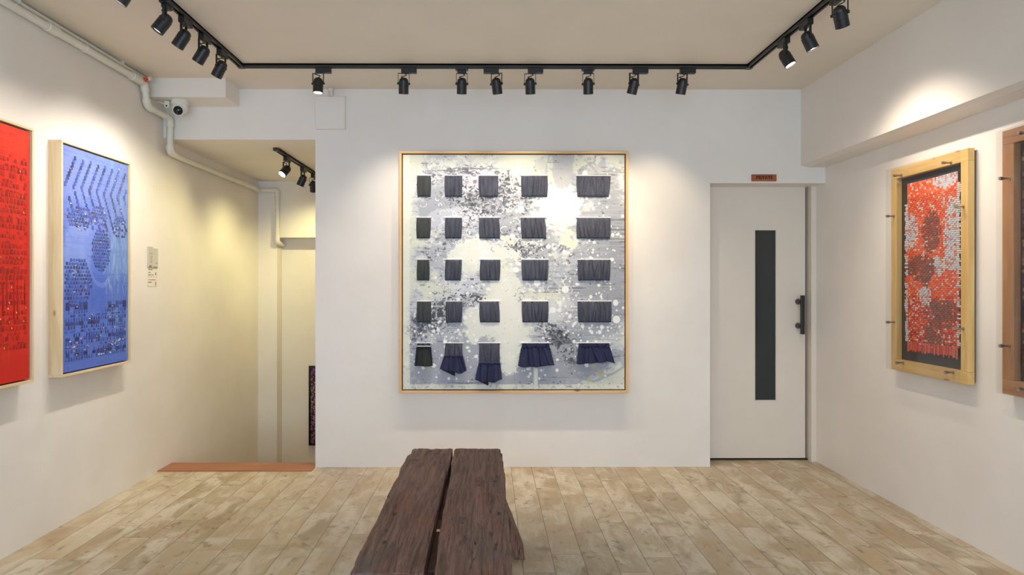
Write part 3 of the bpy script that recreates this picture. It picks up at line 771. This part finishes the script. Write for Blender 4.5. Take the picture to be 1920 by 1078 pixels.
# fabric patches pulled through slits in the canvas
def cc(x, y): return ((x-48)/932.*CW-CW/2, CH/2-(y-37)/978.*CH)
def pleated(tl_, tr_, bl, br, mat, name, parent, pleats, out=.010, seed=0, flare=0, nx=44, ny=14, hem=0, bulge=.0):
    """a gathered cloth strip: corners in canvas coordinates, pleats run top to bottom"""
    rr = random.Random(seed); Wd = max(.03, abs(tr_[0]-tl_[0])); nx = int(max(30, Wd/.0022)) if not flare else int(max(40, Wd/.003))
    ph = [(min(.95, max(.05, (k+.5)/pleats+rr.uniform(-.3, .3)/pleats)), rr.uniform(.0028, .0055)/Wd, rr.uniform(-.14, .14), rr.uniform(.5, 1.2), rr.uniform(.0, .5)) for k in range(pleats)]
    mb = MB(); vs = []
    for j in range(ny+1):
        t = j/ny
        for i in range(nx+1):
            s_ = i/nx
            x = (tl_[0]*(1-s_)+tr_[0]*s_)*(1-t)+(bl[0]*(1-s_)+br[0]*s_)*t
            z = (tl_[1]*(1-s_)+tr_[1]*s_)*(1-t)+(bl[1]*(1-s_)+br[1]*s_)*t
            x += (s_-.5)*bulge*math.sin(math.pi*t)
            d_ = out*(.5+.8*math.sin(math.pi*min(max(t, .02), .98))**.5) if not flare else out*.6+flare*t**1.2
            for c_, w_, sl, am, st in ph:
                dd = (s_-c_-sl*(t-.5))/w_
                d_ += am*(-.0088*math.exp(-dd*dd)+.0042*math.exp(-((dd-2.6)/1.8)**2))*(.45+.55*abs(math.cos(t*2.6+st*4)))*(1+t*(1.2 if flare else 0))
            if flare: d_ += flare*t*.38*math.sin(s_*math.pi*pleats*.9+seed)
            if flare: z -= hem*t*(math.sin(s_*5.5+seed)*.5+.2*math.sin(s_*13+seed))
            e = min(s_, 1-s_)*12
            if e < 1: d_ *= .25+.75*e if not flare else .7+.3*e
            vs.append((x, -.050-max(d_, .0012), z))
    fs = [(j*(nx+1)+i, (j+1)*(nx+1)+i, (j+1)*(nx+1)+i+1, j*(nx+1)+i+1) for j in range(ny) for i in range(nx)]
    mb.add(vs, fs, smooth=True)
    n0 = len(vs)
    o = mb.build(name, mat, parent)
    o.modifiers.clear() if hasattr(o.modifiers, 'clear') else None
    so = o.modifiers.new('cloth', 'SOLIDIFY'); so.thickness = .0015; so.offset = -1
    return o
rowsP = [(125,212),(300,386),(475,561),(649,736)]
colsP = [[((108,165),(109,164)),((106,165),(106,161)),((109,158),(107,159)),((108,166),(108,164))],
         [((224,297),(225,294)),((226,296),(226,293)),((228,295),(225,291)),((229,297),(229,295))],
         [((366,448),(369,446)),((369,451),(369,456)),((374,457),(372,454)),((370,450),(372,455))],
         [((545,655),(547,654)),((544,644),(548,651)),((547,659),(550,656)),((548,659),(551,657))],
         [((778,921),(782,914)),((780,920),(779,919)),((784,920),(785,917)),((783,924),(786,923))]]
npl = [3, 4, 5, 7, 8]
lips = []
for ci in range(5):
    for ri_ in range(4):
        y0_, y1_ = rowsP[ri_]; (a, b), (c, d_) = colsP[ci][ri_]
        o = pleated(cc(a, y0_), cc(b, y0_), cc(c, y1_), cc(d_, y1_), M_cloth0 if ci == 0 else M_cloth, 'fabric_patch', art, npl[ci], seed=ci*7+ri_, bulge=.006)
        lips.append((cc(min(a, c)-2, y0_), cc(max(b, d_)+2, y1_)))
bot = [((109,162),(106,166),840,(98,173),916,M_cloth0,M_blackcl,3), ((226,297),(222,300),878,(203,316),938,M_cloth,M_navy,5), ((369,454),(367,456),908,(352,464),978,M_cloth,M_navy,4),
       ((549,662),(545,666),846,(531,684),917,M_navy,M_navy,6), ((789,915),(786,918),842,(776,936),903,M_navy,M_navy,7)]
for i, ((a, b), (c, d_), ym, (e, f_), yb, m0, m1, npx) in enumerate(bot):
    up = pleated(cc(a, 823), cc(b, 823), cc(c, ym), cc(d_, ym), m0, 'hanging_cuff', art, 3, seed=60+i, out=.007)
    pleated(cc(c-1, ym-3), cc(d_+1, ym-3), cc(e, yb), cc(f_, yb), m1, 'ruffle', up, npx, out=.009, flare=.034, seed=i+3, hem=(.002,.022,.020,.012,.014)[i], ny=18, nx=56)
    lips.append((cc(min(a, c)-5, 823), cc(max(b, d_)+5, 823)))
    if i in (0, 1, 2):
        mb = MB(); p0 = cc(c+1, ym-6); p1 = cc(d_-1, ym-6); mb.box(p0[0], p1[0], -.064, -.061, p0[1]-.0025, p0[1]+.0025)
        mb.build('stitched_band', M_cloth if i else M_steel, up)
    if i in (1, 2):
        p0 = cc((200,265,400)[i], yb-16 if i == 1 else yb-12); s0 = .030
        mb = MB(); x0_ = cc((0,262,402)[i], 0)[0]; z0_ = cc(0, yb)[1]
        mb.add([(x0_-.085, -.062, z0_+.014), (x0_+.010, -.062, z0_+.016), (x0_+.008, -.061, z0_-.036), (x0_-.085, -.066, z0_+.010), (x0_+.010, -.066, z0_+.014), (x0_+.008, -.065, z0_-.036)],
               [(0,1,2),(5,4,3),(0,3,4,1),(1,4,5,2),(2,5,3,0)])
        tag(mb.build('ruffle_tail', M_blackcl, up), 'black hanging point')
# slit lips of the canvas above each patch
mb = MB()
for (x0_, z1_), (x1_, z0_) in lips:
    mb.box(x0_, x1_, -.056, -.0498, z1_+.001, z1_+.006)
mb.build('slit_lips', plain('white_gesso', srgb(238,236,234), .6, var=.01), art)

# ------------------------------------------------------------------ woven works on the left wall
def left_art(name, label, y0, y1, z0, z1, img, cells, cw=.62):
    # local X runs along +Y of the room (near to far), local -Y points into the room
    W, H = y1-y0, z1-z0
    o = thing(name, label, 'artwork', (XL, (y0+y1)/2, (z0+z1)/2), rz=R(90))
    box_frame(o, W, H, .012, .070, P)
    mb = MB(); mb.box(-W/2+.011, W/2-.011, -.030, -.001, -H/2+.011, H/2-.011); tag(mb.build('backing_board', M_dark, o), 'black gap inside the frame')
    cw_, ch_ = W-.040, H-.040
    canvas_mesh('canvas', img, cw_, ch_, M_paint, o, Matrix.Translation((0, -.060, 0)))
    mb = MB()
    for (u, v, du, dv, lift, col) in cells:
        x0_, x1_ = (u-du/2)*cw_-cw_/2, (u+du/2)*cw_-cw_/2
        zt, zb = ch_/2-(v-dv/2)*ch_, ch_/2-(v+dv/2)*ch_
        a = -.0606
        mb.add([(x0_, a, zt), (x1_, a, zt), (x0_, a-lift, zb), (x1_, a-lift, zb), (x0_, a+.0004, zb), (x1_, a+.0004, zb)],
               [(0,1,3,2),(2,3,5,4),(0,2,4),(1,5,3)], col)
    mb.build('woven_slits', M_weave, o)
    return o
h_, w_ = 400, 210
yy, xx = np.mgrid[0:h_, 0:w_]; U = xx/w_; V = yy/h_
im = np.ones((h_, w_, 3))*lin((88,116,204))
a1 = fbm(h_, w_, 50, 30, 41, 4, .55); a2 = fbm(h_, w_, 90, 8, 42, 4, .6); a3 = fbm(h_, w_, 8, 8, 43, 3, .6)
lay(im, sm(.42-V+(a1-.5)*.35, 0, .25)*.85, (124,142,220))
lay(im, sm(U-.35+(.35-V)*.6+(a1-.5)*.3, .1, .5)*.65*sm(.62-V, 0, .3), (100,124,180))
lay(im, sm(.2-np.abs(V-.43)+(a1-.5)*.4, 0, .15)*sm(.6-U, 0, .3)*.55, (140,162,226))
lay(im, sm(a2+U*.25-np.abs(V-.5)*.5, .52, .68)*sm(U, .55, .75)*.7, (118,150,200))
lay(im, sm(V-.52, 0, .1)*sm(.75-V+(a1-.5)*.2, 0, .08)*sm(U-.3, 0, .1)*.5, (58,88,186))
for (u, v, ru, rv, t, c, al) in ((.22,.12,.19,.10,.10,(128,146,216),.45),(.56,.46,.21,.155,.09,(116,140,212),.55),(.24,.32,.20,.10,.10,(112,134,212),.45)):
    d_ = np.sqrt(((U-u)/ru)**2+((V-v)/rv)**2); lay(im, sm(t-np.abs(d_-1)+(a3-.5)*.05, 0, .03)*al, c)
for (x0_, x1_, y0_, y1_) in ((.04,.10,.38,.49),(.24,.30,.36,.5),(.1,.26,.43,.445),(.62,.64,.60,.66)):
    lay(im, ((U>x0_)&(U<x1_)&(V>y0_)&(V<y1_))*.45, (128,152,222))
for k in range(40):
    x = rs.uniform(.6, 1)*w_; y = rs.uniform(.36, .62)*h_; stroke(im, [(x, y), (x+rs.uniform(-9,9), y+rs.uniform(8,30))], rs.uniform(.6,1.3), (140,172,214), .4)
lay(im, sm(a3, .62, .8)*.25, (60,80,160)); lay(im, sm(fbm(h_,w_,2,60,44,2,.6), .66, .8)*.3, (60,84,170))
cells = []
rc = random.Random(3)
navy = [srgb(58,76,150), srgb(50,64,128), srgb(62,84,164), srgb(68,92,174), srgb(42,52,104)]
def cell(u, v, du=.026, dv=.015, col=None, lift=.0014):
    if not (.03 < u < .97 and .025 < v < .975): return
    cells.append((u, v, du*rc.uniform(.8,1.1), dv*rc.uniform(.8,1.1), lift*rc.uniform(.5,1.3), col or rc.choice(navy)))
def chip(u, v): cell(u, v, .022*rc.uniform(.6,1.2), .007*rc.uniform(.6,1.2), rc.choice([srgb(184,180,176), srgb(170,150,126), srgb(176,116,126), srgb(190,194,216), srgb(130,122,110)]), .002)
for k in range(9):                                    # chevron chains at the top
    u0 = .17+k*.112; v0 = .045+(k % 2)*.006
    for i in range(9):
        cell(u0-i*.0165, v0+i*.0155, .030, .020)
        if rc.random() < .10: chip(u0-i*.0165, v0+i*.0155-.012)
    for i in range(11):
        if rc.random() < .9: cell(u0-.125+i*.0155, v0+.135+i*.0165, .026, .018)
        if rc.random() < .07: chip(u0-.125+i*.0155, v0+.14+i*.0165)
def patch(cu_, cv, ru, rv, dens, gu=.034, gv=.0155, chips=.08, bt=0):
    n = 0; v = cv-rv
    while v < cv+rv:
        u = cu_-ru+(gu/2 if n % 2 else 0)
        while u < cu_+ru:
            if ((u-cu_)/ru)**2+((v-cv)/rv)**2 < 1:
                if rc.random() < dens: cell(u, v, gu*.72, gv*.72)
                if rc.random() < chips: chip(u, v+gv*.4)
            u += gu
        v += gv; n += 1
patch(.24, .305, .20, .055, .7, chips=.28); patch(.52, .285, .12, .055, .75, chips=.22); patch(.87, .32, .12, .06, .6, chips=.22)
patch(.55, .445, .145, .105, .97, chips=.07); patch(.20, .60, .215, .115, .95, gu=.038, gv=.017, chips=.16)
v = .70
while v < .955:
    band = int((v-.70)/.018); u = .05
    full = (v > .74)
    while u < .96:
        if full or u < .36 or u > .62:
            kind = band % 4
            if kind == 0 and rc.random() < .8: cell(u+.02, v, .058, .016, rc.choice(navy[:2]+navy[4:]))
            elif kind in (1, 3) and rc.random() < .85: cell(u, v, .018, .016)
            elif kind == 2 and rc.random() < .6: cell(u, v, .030, .007)
            if rc.random() < (.22 if v > .86 else .08): chip(u, v)
        u += .062 if band % 4 == 0 else .036
    v += .0175
for k in range(26): chip(rc.choice([.15,.3,.7,.85])+rc.gauss(0,.05), rc.choice([.93,.90,.88])+rc.gauss(0,.012))
left_art('woven_artwork', 'tall blue woven painting in a deep pale pine frame on the left wall', 3.440, 4.105, .812, 2.057, im, cells)
# red one
im = np.ones((h_, w_, 3))*lin((216,38,22))
lay(im, sm(.16-V+(a1-.5)*.1, 0, .12)*.9, (226,58,36)); lay(im, sm(fbm(h_,w_,3,50,51,3,.6), .5, .75)*.4, (196,26,16))
lay(im, sm(fbm(h_,w_,60,5,52,3,.6), .5, .75)*.35, (232,66,42)); lay(im, sm(V-.86, 0, .08)*.6, (206,34,24))
cells = []; reds = [srgb(160,20,16), srgb(172,22,16), srgb(142,16,14), srgb(186,28,18)]
v = .115; n = 0
while v < .875:
    kind = n % 5
    for i in range(25):
        u = .05+i*.0375+(.012 if n % 2 else 0)
        p_ = (.55,.85,.5,.9,.95)[kind]
        if rc.random() < p_: cell(u, v, .024 if kind != 2 else .028, (.010,.016,.007,.019,.019)[kind], rc.choice(reds), .0012)
        if rc.random() < .06: cell(u+.01, v, .007, .008, rc.choice([srgb(196,130,40), srgb(228,170,120), srgb(170,60,40)]), .004)
    v += (.017,.022,.014,.024,.0225)[kind]; n += 1
for i in range(25):
    if rc.random() < .7: cells.append((.05+i*.0375, .66+rc.uniform(-.03,.03), .006, rc.uniform(.08,.2), .002, rc.choice(reds)))
left_art('woven_artwork', 'tall red woven painting cut by the left edge of the photo', 2.565, 3.232, .820, 2.062, im, cells)

# ------------------------------------------------------------------ glazed works on the right wall
def right_art(name, label, ynear, yfar, z0, z1, mats, sheet=True, bolts=(), bands=(.050,.062), inner=None, tint=M_acr):
    W, H = yfar-ynear, z1-z0
    o = thing(name, label, 'artwork', (XR, (ynear+yfar)/2, (z0+z1)/2), rz=R(-90))
    # local X runs from far (left in view) to near (right in view); local -Y points into the room
    ws, wt = bands
    for n_, (xa, xb, za, zb), m_ in (('frame_rail', (-W/2, W/2-ws*0, H/2-wt, H/2), mats[0]), ('frame_rail', (-W/2, W/2, -H/2, -H/2+wt), mats[0]),
                                     ('frame_stile', (-W/2, -W/2+ws, -H/2+wt, H/2-wt), mats[2]), ('frame_stile', (W/2-ws, W/2, -H/2+wt, H/2-wt), mats[2])):
        mb = MB(); mb.box(xa, xb, -.046, -.012, za, zb); mb.build(n_, m_, o, bevel=.002)
    mb = MB(); mb.box(-W/2+.01, W/2-.01, -.0145, -.002, -H/2+.01, H/2-.01); mb.build('mount_board', M_mount, o)
    mb = MB(); mb.box(-W/2+.012, W/2-.004, -.083, -.080, -H/2+.004, H/2-.004); tag(mb.build('acrylic_pane', tint, o), 'clear acrylic pane held on steel bolts')
    for (x, z) in bolts:
        b = MB(); b.tube([(x, -.044, z), (x, -.080, z)], .0042, 10); b.tube([(x, -.046, z), (x, -.050, z)], .0075, 12)
        b.tube([(x, -.080, z), (x, -.092, z)], .0078, 14); b.tube([(x, -.0765, z), (x, -.080, z)], .0075, 12)
        b.build('bolt', M_steel, o)
    return o
RN, RF, RZ0, RZ1 = 3.213, 3.830, .805, 1.971
yc, zc = (RN+RF)/2, (RZ0+RZ1)/2
bl_ = [(yc-y, z-zc) for y, z in ((3.80,1.696),(3.80,1.08),(3.73,1.921),(3.33,1.919),(3.243,1.685),(3.243,1.079),(3.714,.854),(3.314,.853))]
ra = right_art('woven_artwork', 'orange and white woven paper artwork behind acrylic in honey pine frame on right wall', RN, RF, RZ0, RZ1, PH, bolts=bl_)
# woven sheet: far edge x=-.09.., near edge
sx0_, sx1_ = yc-3.705, yc-3.305; sz1_, sz0_ = 1.868-zc, .915-zc
rw = random.Random(12); mb = MB(); nc, nr = 30, 92
def orange_col(u, v, over):
    n_ = mnoise.noise(Vector((u*3.2, v*6.5, 1.7)))*.5+mnoise.noise(Vector((u*8, v*16, 4.1)))*.3
    dk = max(0, 1-(((u-.50)/.2)**2+((v-.30)/.13)**2))+max(0, 1-(((u-.28)/.34)**2+((v-.50)/.085)**2))+max(0, 1-(((u-.70)/.36)**2+((v-.76)/.085)**2))*1.1+max(0, 1-(((u-.55)/.2)**2+((v-.86)/.09)**2))+max(0,1-(((u-.4)/.12)**2+((v-.56)/.06)**2))
    wh = max(0, 1.1-(((u-.10)/.15)**2+((v-.28)/.12)**2))+max(0, 1-(((u-.9)/.22)**2+((v-.33)/.26)**2))*.9+max(0, 1-(((u-.6)/.2)**2+((v-.49)/.07)**2))+max(0, 1-(((u-.38)/.14)**2+((v-.66)/.07)**2))+max(0, 1.3-(((u-.80)/.28)**2+((v-.0)/.07)**2))
    r = rw.random()+n_*.9
    if dk > .12 and r < .45+dk*.5 and v > .1: return rw.choice([srgb(140,76,64), srgb(162,80,60), srgb(120,76,66), srgb(178,74,56), srgb(146,100,88)])
    if wh+n_*.6 > .32 and rw.random() < .62+wh*.4: return rw.choice([srgb(226,220,214), srgb(210,214,226), srgb(196,202,220), srgb(232,222,210), srgb(222,150,140)])
    if rw.random() < .16: return rw.choice([srgb(228,214,200), srgb(236,180,150), srgb(214,204,204)])
    if v > .66 and rw.random() < .5: return rw.choice([srgb(206,54,42), srgb(218,64,44), srgb(196,50,52)])
    return rw.choice([srgb(246,96,46), srgb(248,112,60), srgb(240,82,42), srgb(250,132,84), srgb(244,92,56)])
SW, SH = sx1_-sx0_, sz1_-sz0_
yb_ = -.030
for j in range(nr):
    v = (j+.5)/nr
    if j < 10:
        if j < 5: continue
    if v > .93: continue
    jag = rw.uniform(0, .03) if rw.random() < .75 else 0
    for side in (-1, 1):
        if v > .12 or side == 1:
            c = orange_col(0 if side < 0 else 1, v, 1)
            if rw.random() < .72: c = rw.choice([srgb(232,228,222), srgb(214,218,228), srgb(226,216,204)])
            e = rw.uniform(.008, .026)
            x0_, x1_ = (sx0_-e, sx0_+.006) if side < 0 else (sx1_-.006, sx1_+e)
            z_ = sz1_-v*SH
            mb.box(x0_, x1_, yb_-.001, yb_+.001, z_-SH/nr*.38, z_+SH/nr*.38, c)
for j in range(nr):
    for i in range(nc):
        u, v = (i+.5)/nc, (j+.5)/nr
        ed = .965-.03*rw.random()*(1+(i % 3))
        if v > ed: continue
        x0_, x1_ = sx0_+SW*i/nc, sx0_+SW*(i+1)/nc
        zt, zb = sz1_-SH*j/nr, sz1_-SH*(j+1)/nr
        up = ((i+j) % 2 == 0)
        a = .0022 if up else .0004
        g_ = .0006
        if v < .085: g_ = -.0001; a = .0008
        c = orange_col(u, v, up)
        mb.add([(x0_+g_, yb_, zt-g_), (x1_-g_, yb_, zt-g_), (x0_+g_, yb_-a, (zt+zb)/2), (x1_-g_, yb_-a, (zt+zb)/2), (x0_+g_, yb_, zb+g_), (x1_-g_, yb_, zb+g_)],
               [(0,1,3,2),(2,3,5,4),(0,2,4),(1,5,3)], c)
# white head of the sheet, rising to the near side
mb.add([(sx0_+.16, yb_+.0006, sz1_-.002), (sx1_-.004, yb_+.0006, sz1_+.004), (sx1_+.004, yb_+.0006, sz1_-.075), (sx0_+.24, yb_+.0006, sz1_-.06)], [(0,1,2,3)], srgb(226,216,204))
mb.box(sx0_+.004, sx1_-.004, yb_+.0012, -.0144, sz0_+.06, sz1_-.004, srgb(120,66,54))
for i in range(40):                                     # torn lower ends of the warp strips
    x = sx0_+SW*(i+.5)/40; l = rw.uniform(.0, .03)
    mb.box(x-.004, x+.004, yb_-.0006, yb_+.0008, sz0_+.02-l*.6, sz0_+.065, rw.choice([srgb(216,68,44), srgb(198,56,46), srgb(206,120,96), srgb(224,94,60), srgb(190,60,50)]))
ws_ = mb.build('woven_sheet', M_weave, ra)
ra2 = right_art('glazed_artwork', 'reddish wooden frame with acrylic pane cut by the right edge of the photo', 2.36, 2.998, .800, 2.000, PD, bands=(.066,.066),
                bolts=[((2.36+2.998)/2-y, z-1.4) for y, z in ((2.955,1.778),(2.955,1.021),(2.40,1.778),(2.40,1.021),(2.85,1.96),(2.5,1.96),(2.85,.84),(2.5,.84))])
mb = MB(); rr = random.Random(4)
for j in range(60):
    for i in range(22):
        x = -.235+.47*i/22; z = -.50+1.0*j/60
        mb.box(x+.0006, x+.0205, -.0215-(.002 if (i+j) % 2 else 0), -.0145, z+.0006, z+.0156, rr.choice([srgb(92,54,38), srgb(70,40,30), srgb(118,70,48), srgb(56,40,44), srgb(60,54,84), srgb(140,96,66)]))
mb.build('woven_sheet', M_weave, ra2)

# ------------------------------------------------------------------ picture down the stairwell
pic = thing('framed_picture', 'dark framed purple and black speckled picture low on the stairwell wall, half hidden', 'picture', (-1.55, 6.72, .0675))
PW, PH_ = .572, .809
for (xa, xb, za, zb) in ((-PW/2,PW/2,PH_/2-.018,PH_/2),(-PW/2,PW/2,-PH_/2,-PH_/2+.018),(-PW/2,-PW/2+.018,-PH_/2+.018,PH_/2-.018),(PW/2-.018,PW/2,-PH_/2+.018,PH_/2-.018)):
    mb = MB(); mb.box(xa, xb, -.035, 0, za, zb); mb.build('frame_rail', M_lensblack, pic)
h2, w2 = 200, 130
im = np.ones((h2, w2, 3))*lin((34,22,30))
g1 = fbm(h2,w2,3,3,71,2,.7); g2 = fbm(h2,w2,4,3,72,2,.7); g3 = fbm(h2,w2,40,30,73,3,.5)
lay(im, sm(g1+(g3-.5)*.4, .52, .62), (96,44,86)); lay(im, sm(g2, .60, .70), (160,120,130)); lay(im, sm(fbm(h2,w2,2,2,74,1), .80, .88), (214,196,190))
VV = np.mgrid[0:h2,0:w2][0]/h2; lay(im, sm(.12-VV, 0, .05)*.6, (96,34,110))
canvas_mesh('print', im, PW-.03, PH_-.03, M_paint, pic, Matrix.Translation((0,-.020,0)))

# ------------------------------------------------------------------ rustic bench
bench = thing('bench', 'rustic dark brown bench of two thick weathered planks on splayed legs', 'bench', (-.17, 2.6, 0))
def plank(x0, x1, y0, y1, z, t, seed, le, re):
    """le / re: functions giving the wandering of the left and right edge"""
    nx, ny = 34, 240; rr = random.Random(seed); vs = []
    def nz(a, b, c=0): return mnoise.noise(Vector((a, b, c+seed)))
    for j in range(ny+1):
        ty = j/ny; y = y0+(y1-y0)*ty
        xa, xb = x0+le(y), x1+re(y)
        for i in range(nx+1):
            s_ = i/nx; x = xa+(xb-xa)*s_
            h = nz(x*26, y*2.2)*.0022+nz(x*70, y*5)*.0013+nz(x*5, y*1.8, 9)*.003
            g = abs(nz(x*14+nz(x*3,y*2,5)*.8, y*.9, 3)); h -= max(0, .05-g)*.06*max(0, nz(x*4, y*1.3, 7)+.25)*2
            e = min(s_, 1-s_)*nx; e2 = min(ty, 1-ty)*ny
            if e < 1: h -= .005
            elif e < 2: h -= .0015
            if e2 < 1: h -= .003
            vs.append((x+.17, y-2.6+(nz(x*30, 2)*.004 if e2 < 1 else 0), z+h))
    nt_ = len(vs)
    for j in range(ny+1):
        ty = j/ny; y = y0+(y1-y0)*ty
        xa, xb = x0+le(y)*.6, x1+re(y)*.6
        for i in (0, 1): vs.append(((xa, xb)[i]+.17, y-2.6, z-t+nz(i*9, y*3)*.003))
    W1 = nx+1
    fs = [(j*W1+i, j*W1+i+1, (j+1)*W1+i+1, (j+1)*W1+i) for j in range(ny) for i in range(nx)]
    for j in range(ny):
        fs.append((j*W1, (j+1)*W1, nt_+2*(j+1), nt_+2*j)); fs.append((j*W1+nx, nt_+2*j+1, nt_+2*(j+1)+1, (j+1)*W1+nx))
        fs.append((nt_+2*j, nt_+2*(j+1), nt_+2*(j+1)+1, nt_+2*j+1))
    fs.append(tuple(range(W1))[::-1]+(nt_, nt_+1)); fs.append(tuple(ny*W1+i for i in range(W1))+(nt_+2*ny+1, nt_+2*ny))
    mb = MB(); mb.add(vs, fs, smooth=True)
    o = mb.build('seat_plank', M_bench, bench); return o
def n1(y, s, a): return mnoise.noise(Vector((y*s, a, 2.2)))
def bump_(y, c, w, k): return k*math.exp(-((y-c)/w)**2)
LE = lambda y: n1(y, 7, 1)*.006+n1(y, 30, 2)*.0025-(.0 if y > 3.33 else .012*min(1, (3.33-y)/.06))+bump_(y, 3.315, .012, .008)+bump_(y, 2.62, .012, .010)
LR = lambda y: n1(y, 5, 3)*.005+n1(y, 26, 4)*.0015+(0 if y > 3.0 else -.008)
RL = lambda y: n1(y, 5, 6)*.006+n1(y, 24, 7)*.0018+(.004 if y < 3.1 else -.002)+(.012 if y < 2.3 else 0)*min(1,(2.3-y)/.3)
RRe = lambda y: n1(y, 6, 8)*.006+n1(y, 30, 9)*.0025+(0 if y < 3.30 else -.012*min(1, (y-3.30)/.03))
plank(-.397, -.188, 1.935, 3.405, .45, .055, 1, LE, LR)
plank(-.176, .068, 1.86, 3.395, .452, .055, 2, RL, RRe)
mb = MB()
def leg(yc_, side):
    xt = -.17+side*.17; xb = -.165+side*.315; t = .042; mb = MB(); w = .085
    n = 8; vs = []
    for k in range(n+1):
        s_ = k/n; x = xt+(xb-xt)*s_; z = .398*(1-s_)
        ww_ = w*(1+.15*s_)
        for dx, dy in ((-t/2,-ww_),(t/2,-ww_),(t/2,ww_),(-t/2,ww_)):
            j_ = mnoise.noise(Vector((k*.9, dx*40, dy*9+side)))*.002
            vs.append((x+dx+j_+.17, yc_+dy+j_-2.6, max(0, z)))
    fs = [(k*4+i, k*4+(i+1) % 4, (k+1)*4+(i+1) % 4, (k+1)*4+i) for k in range(n) for i in range(4)]+[(3,2,1,0), (n*4, n*4+1, n*4+2, n*4+3)]
    mb.add(vs, fs); mb.build('leg', M_leg, bench, bevel=.003)
for yc_ in (3.19, 2.12):
    for sd in (-1, 1): leg(yc_, sd)
    mb = MB(); mb.box(-.19, .19, yc_-.05-2.6, yc_+.05-2.6, .352, .3965); mb.build('cross_batten', M_bench, bench, bevel=.003)
for ya, yb2 in ((1.90, 2.42), (2.54, 3.34)):
    mb = MB(); mb.box(-.055, .04, ya-2.6, yb2-2.6, .350, .388); mb.build('under_batten', M_bench, bench, bevel=.003)
for yc_ in (3.19, 2.12):
    mb = MB(); mb.box(-.245, .245, yc_-.02-2.6, yc_+.02-2.6, .155, .205); mb.build('leg_brace', M_bench, bench, bevel=.003)

# ------------------------------------------------------------------ light
w = bpy.data.worlds.new('sky'); scn.world = w; w.use_nodes = True
wn = w.node_tree; bg = wn.nodes['Background']
bg.inputs[0].default_value = (.70, .82, 1.0, 1); bg.inputs[1].default_value = 1.0
al = bpy.data.lights.new('shop_front_daylight', 'AREA'); al.shape = 'RECTANGLE'; al.size = 3.9; al.size_y = 2.3
al.energy = 68; al.color = (.54, .76, 1.0)
ao = bpy.data.objects.new('shop_front_daylight', al); COL.objects.link(ao); ao.location = (0, -1.97, 1.18); ao.rotation_euler = (R(90), 0, 0)

# ------------------------------------------------------------------ camera
cd_ = bpy.data.cameras.new('camera'); co = bpy.data.objects.new('camera', cd_); COL.objects.link(co)
cd_.sensor_width = 36; cd_.sensor_fit = 'HORIZONTAL'; cd_.lens = F/1920*36
co.location = (0, 0, CAMZ); th = .005
co.rotation_euler = (R(90), 0, -th)
cd_.shift_x = (43-F*th)/1920; cd_.shift_y = -5/1920; cd_.clip_start = .05
scn.camera = co
vs_ = scn.view_settings; vs_.view_transform = 'Standard'; vs_.look = 'None'; vs_.gamma = 1; vs_.exposure = .74; vs_.use_curve_mapping = False
scn.cycles.max_bounces = 10; scn.cycles.diffuse_bounces = 6; scn.cycles.sample_clamp_indirect = 6
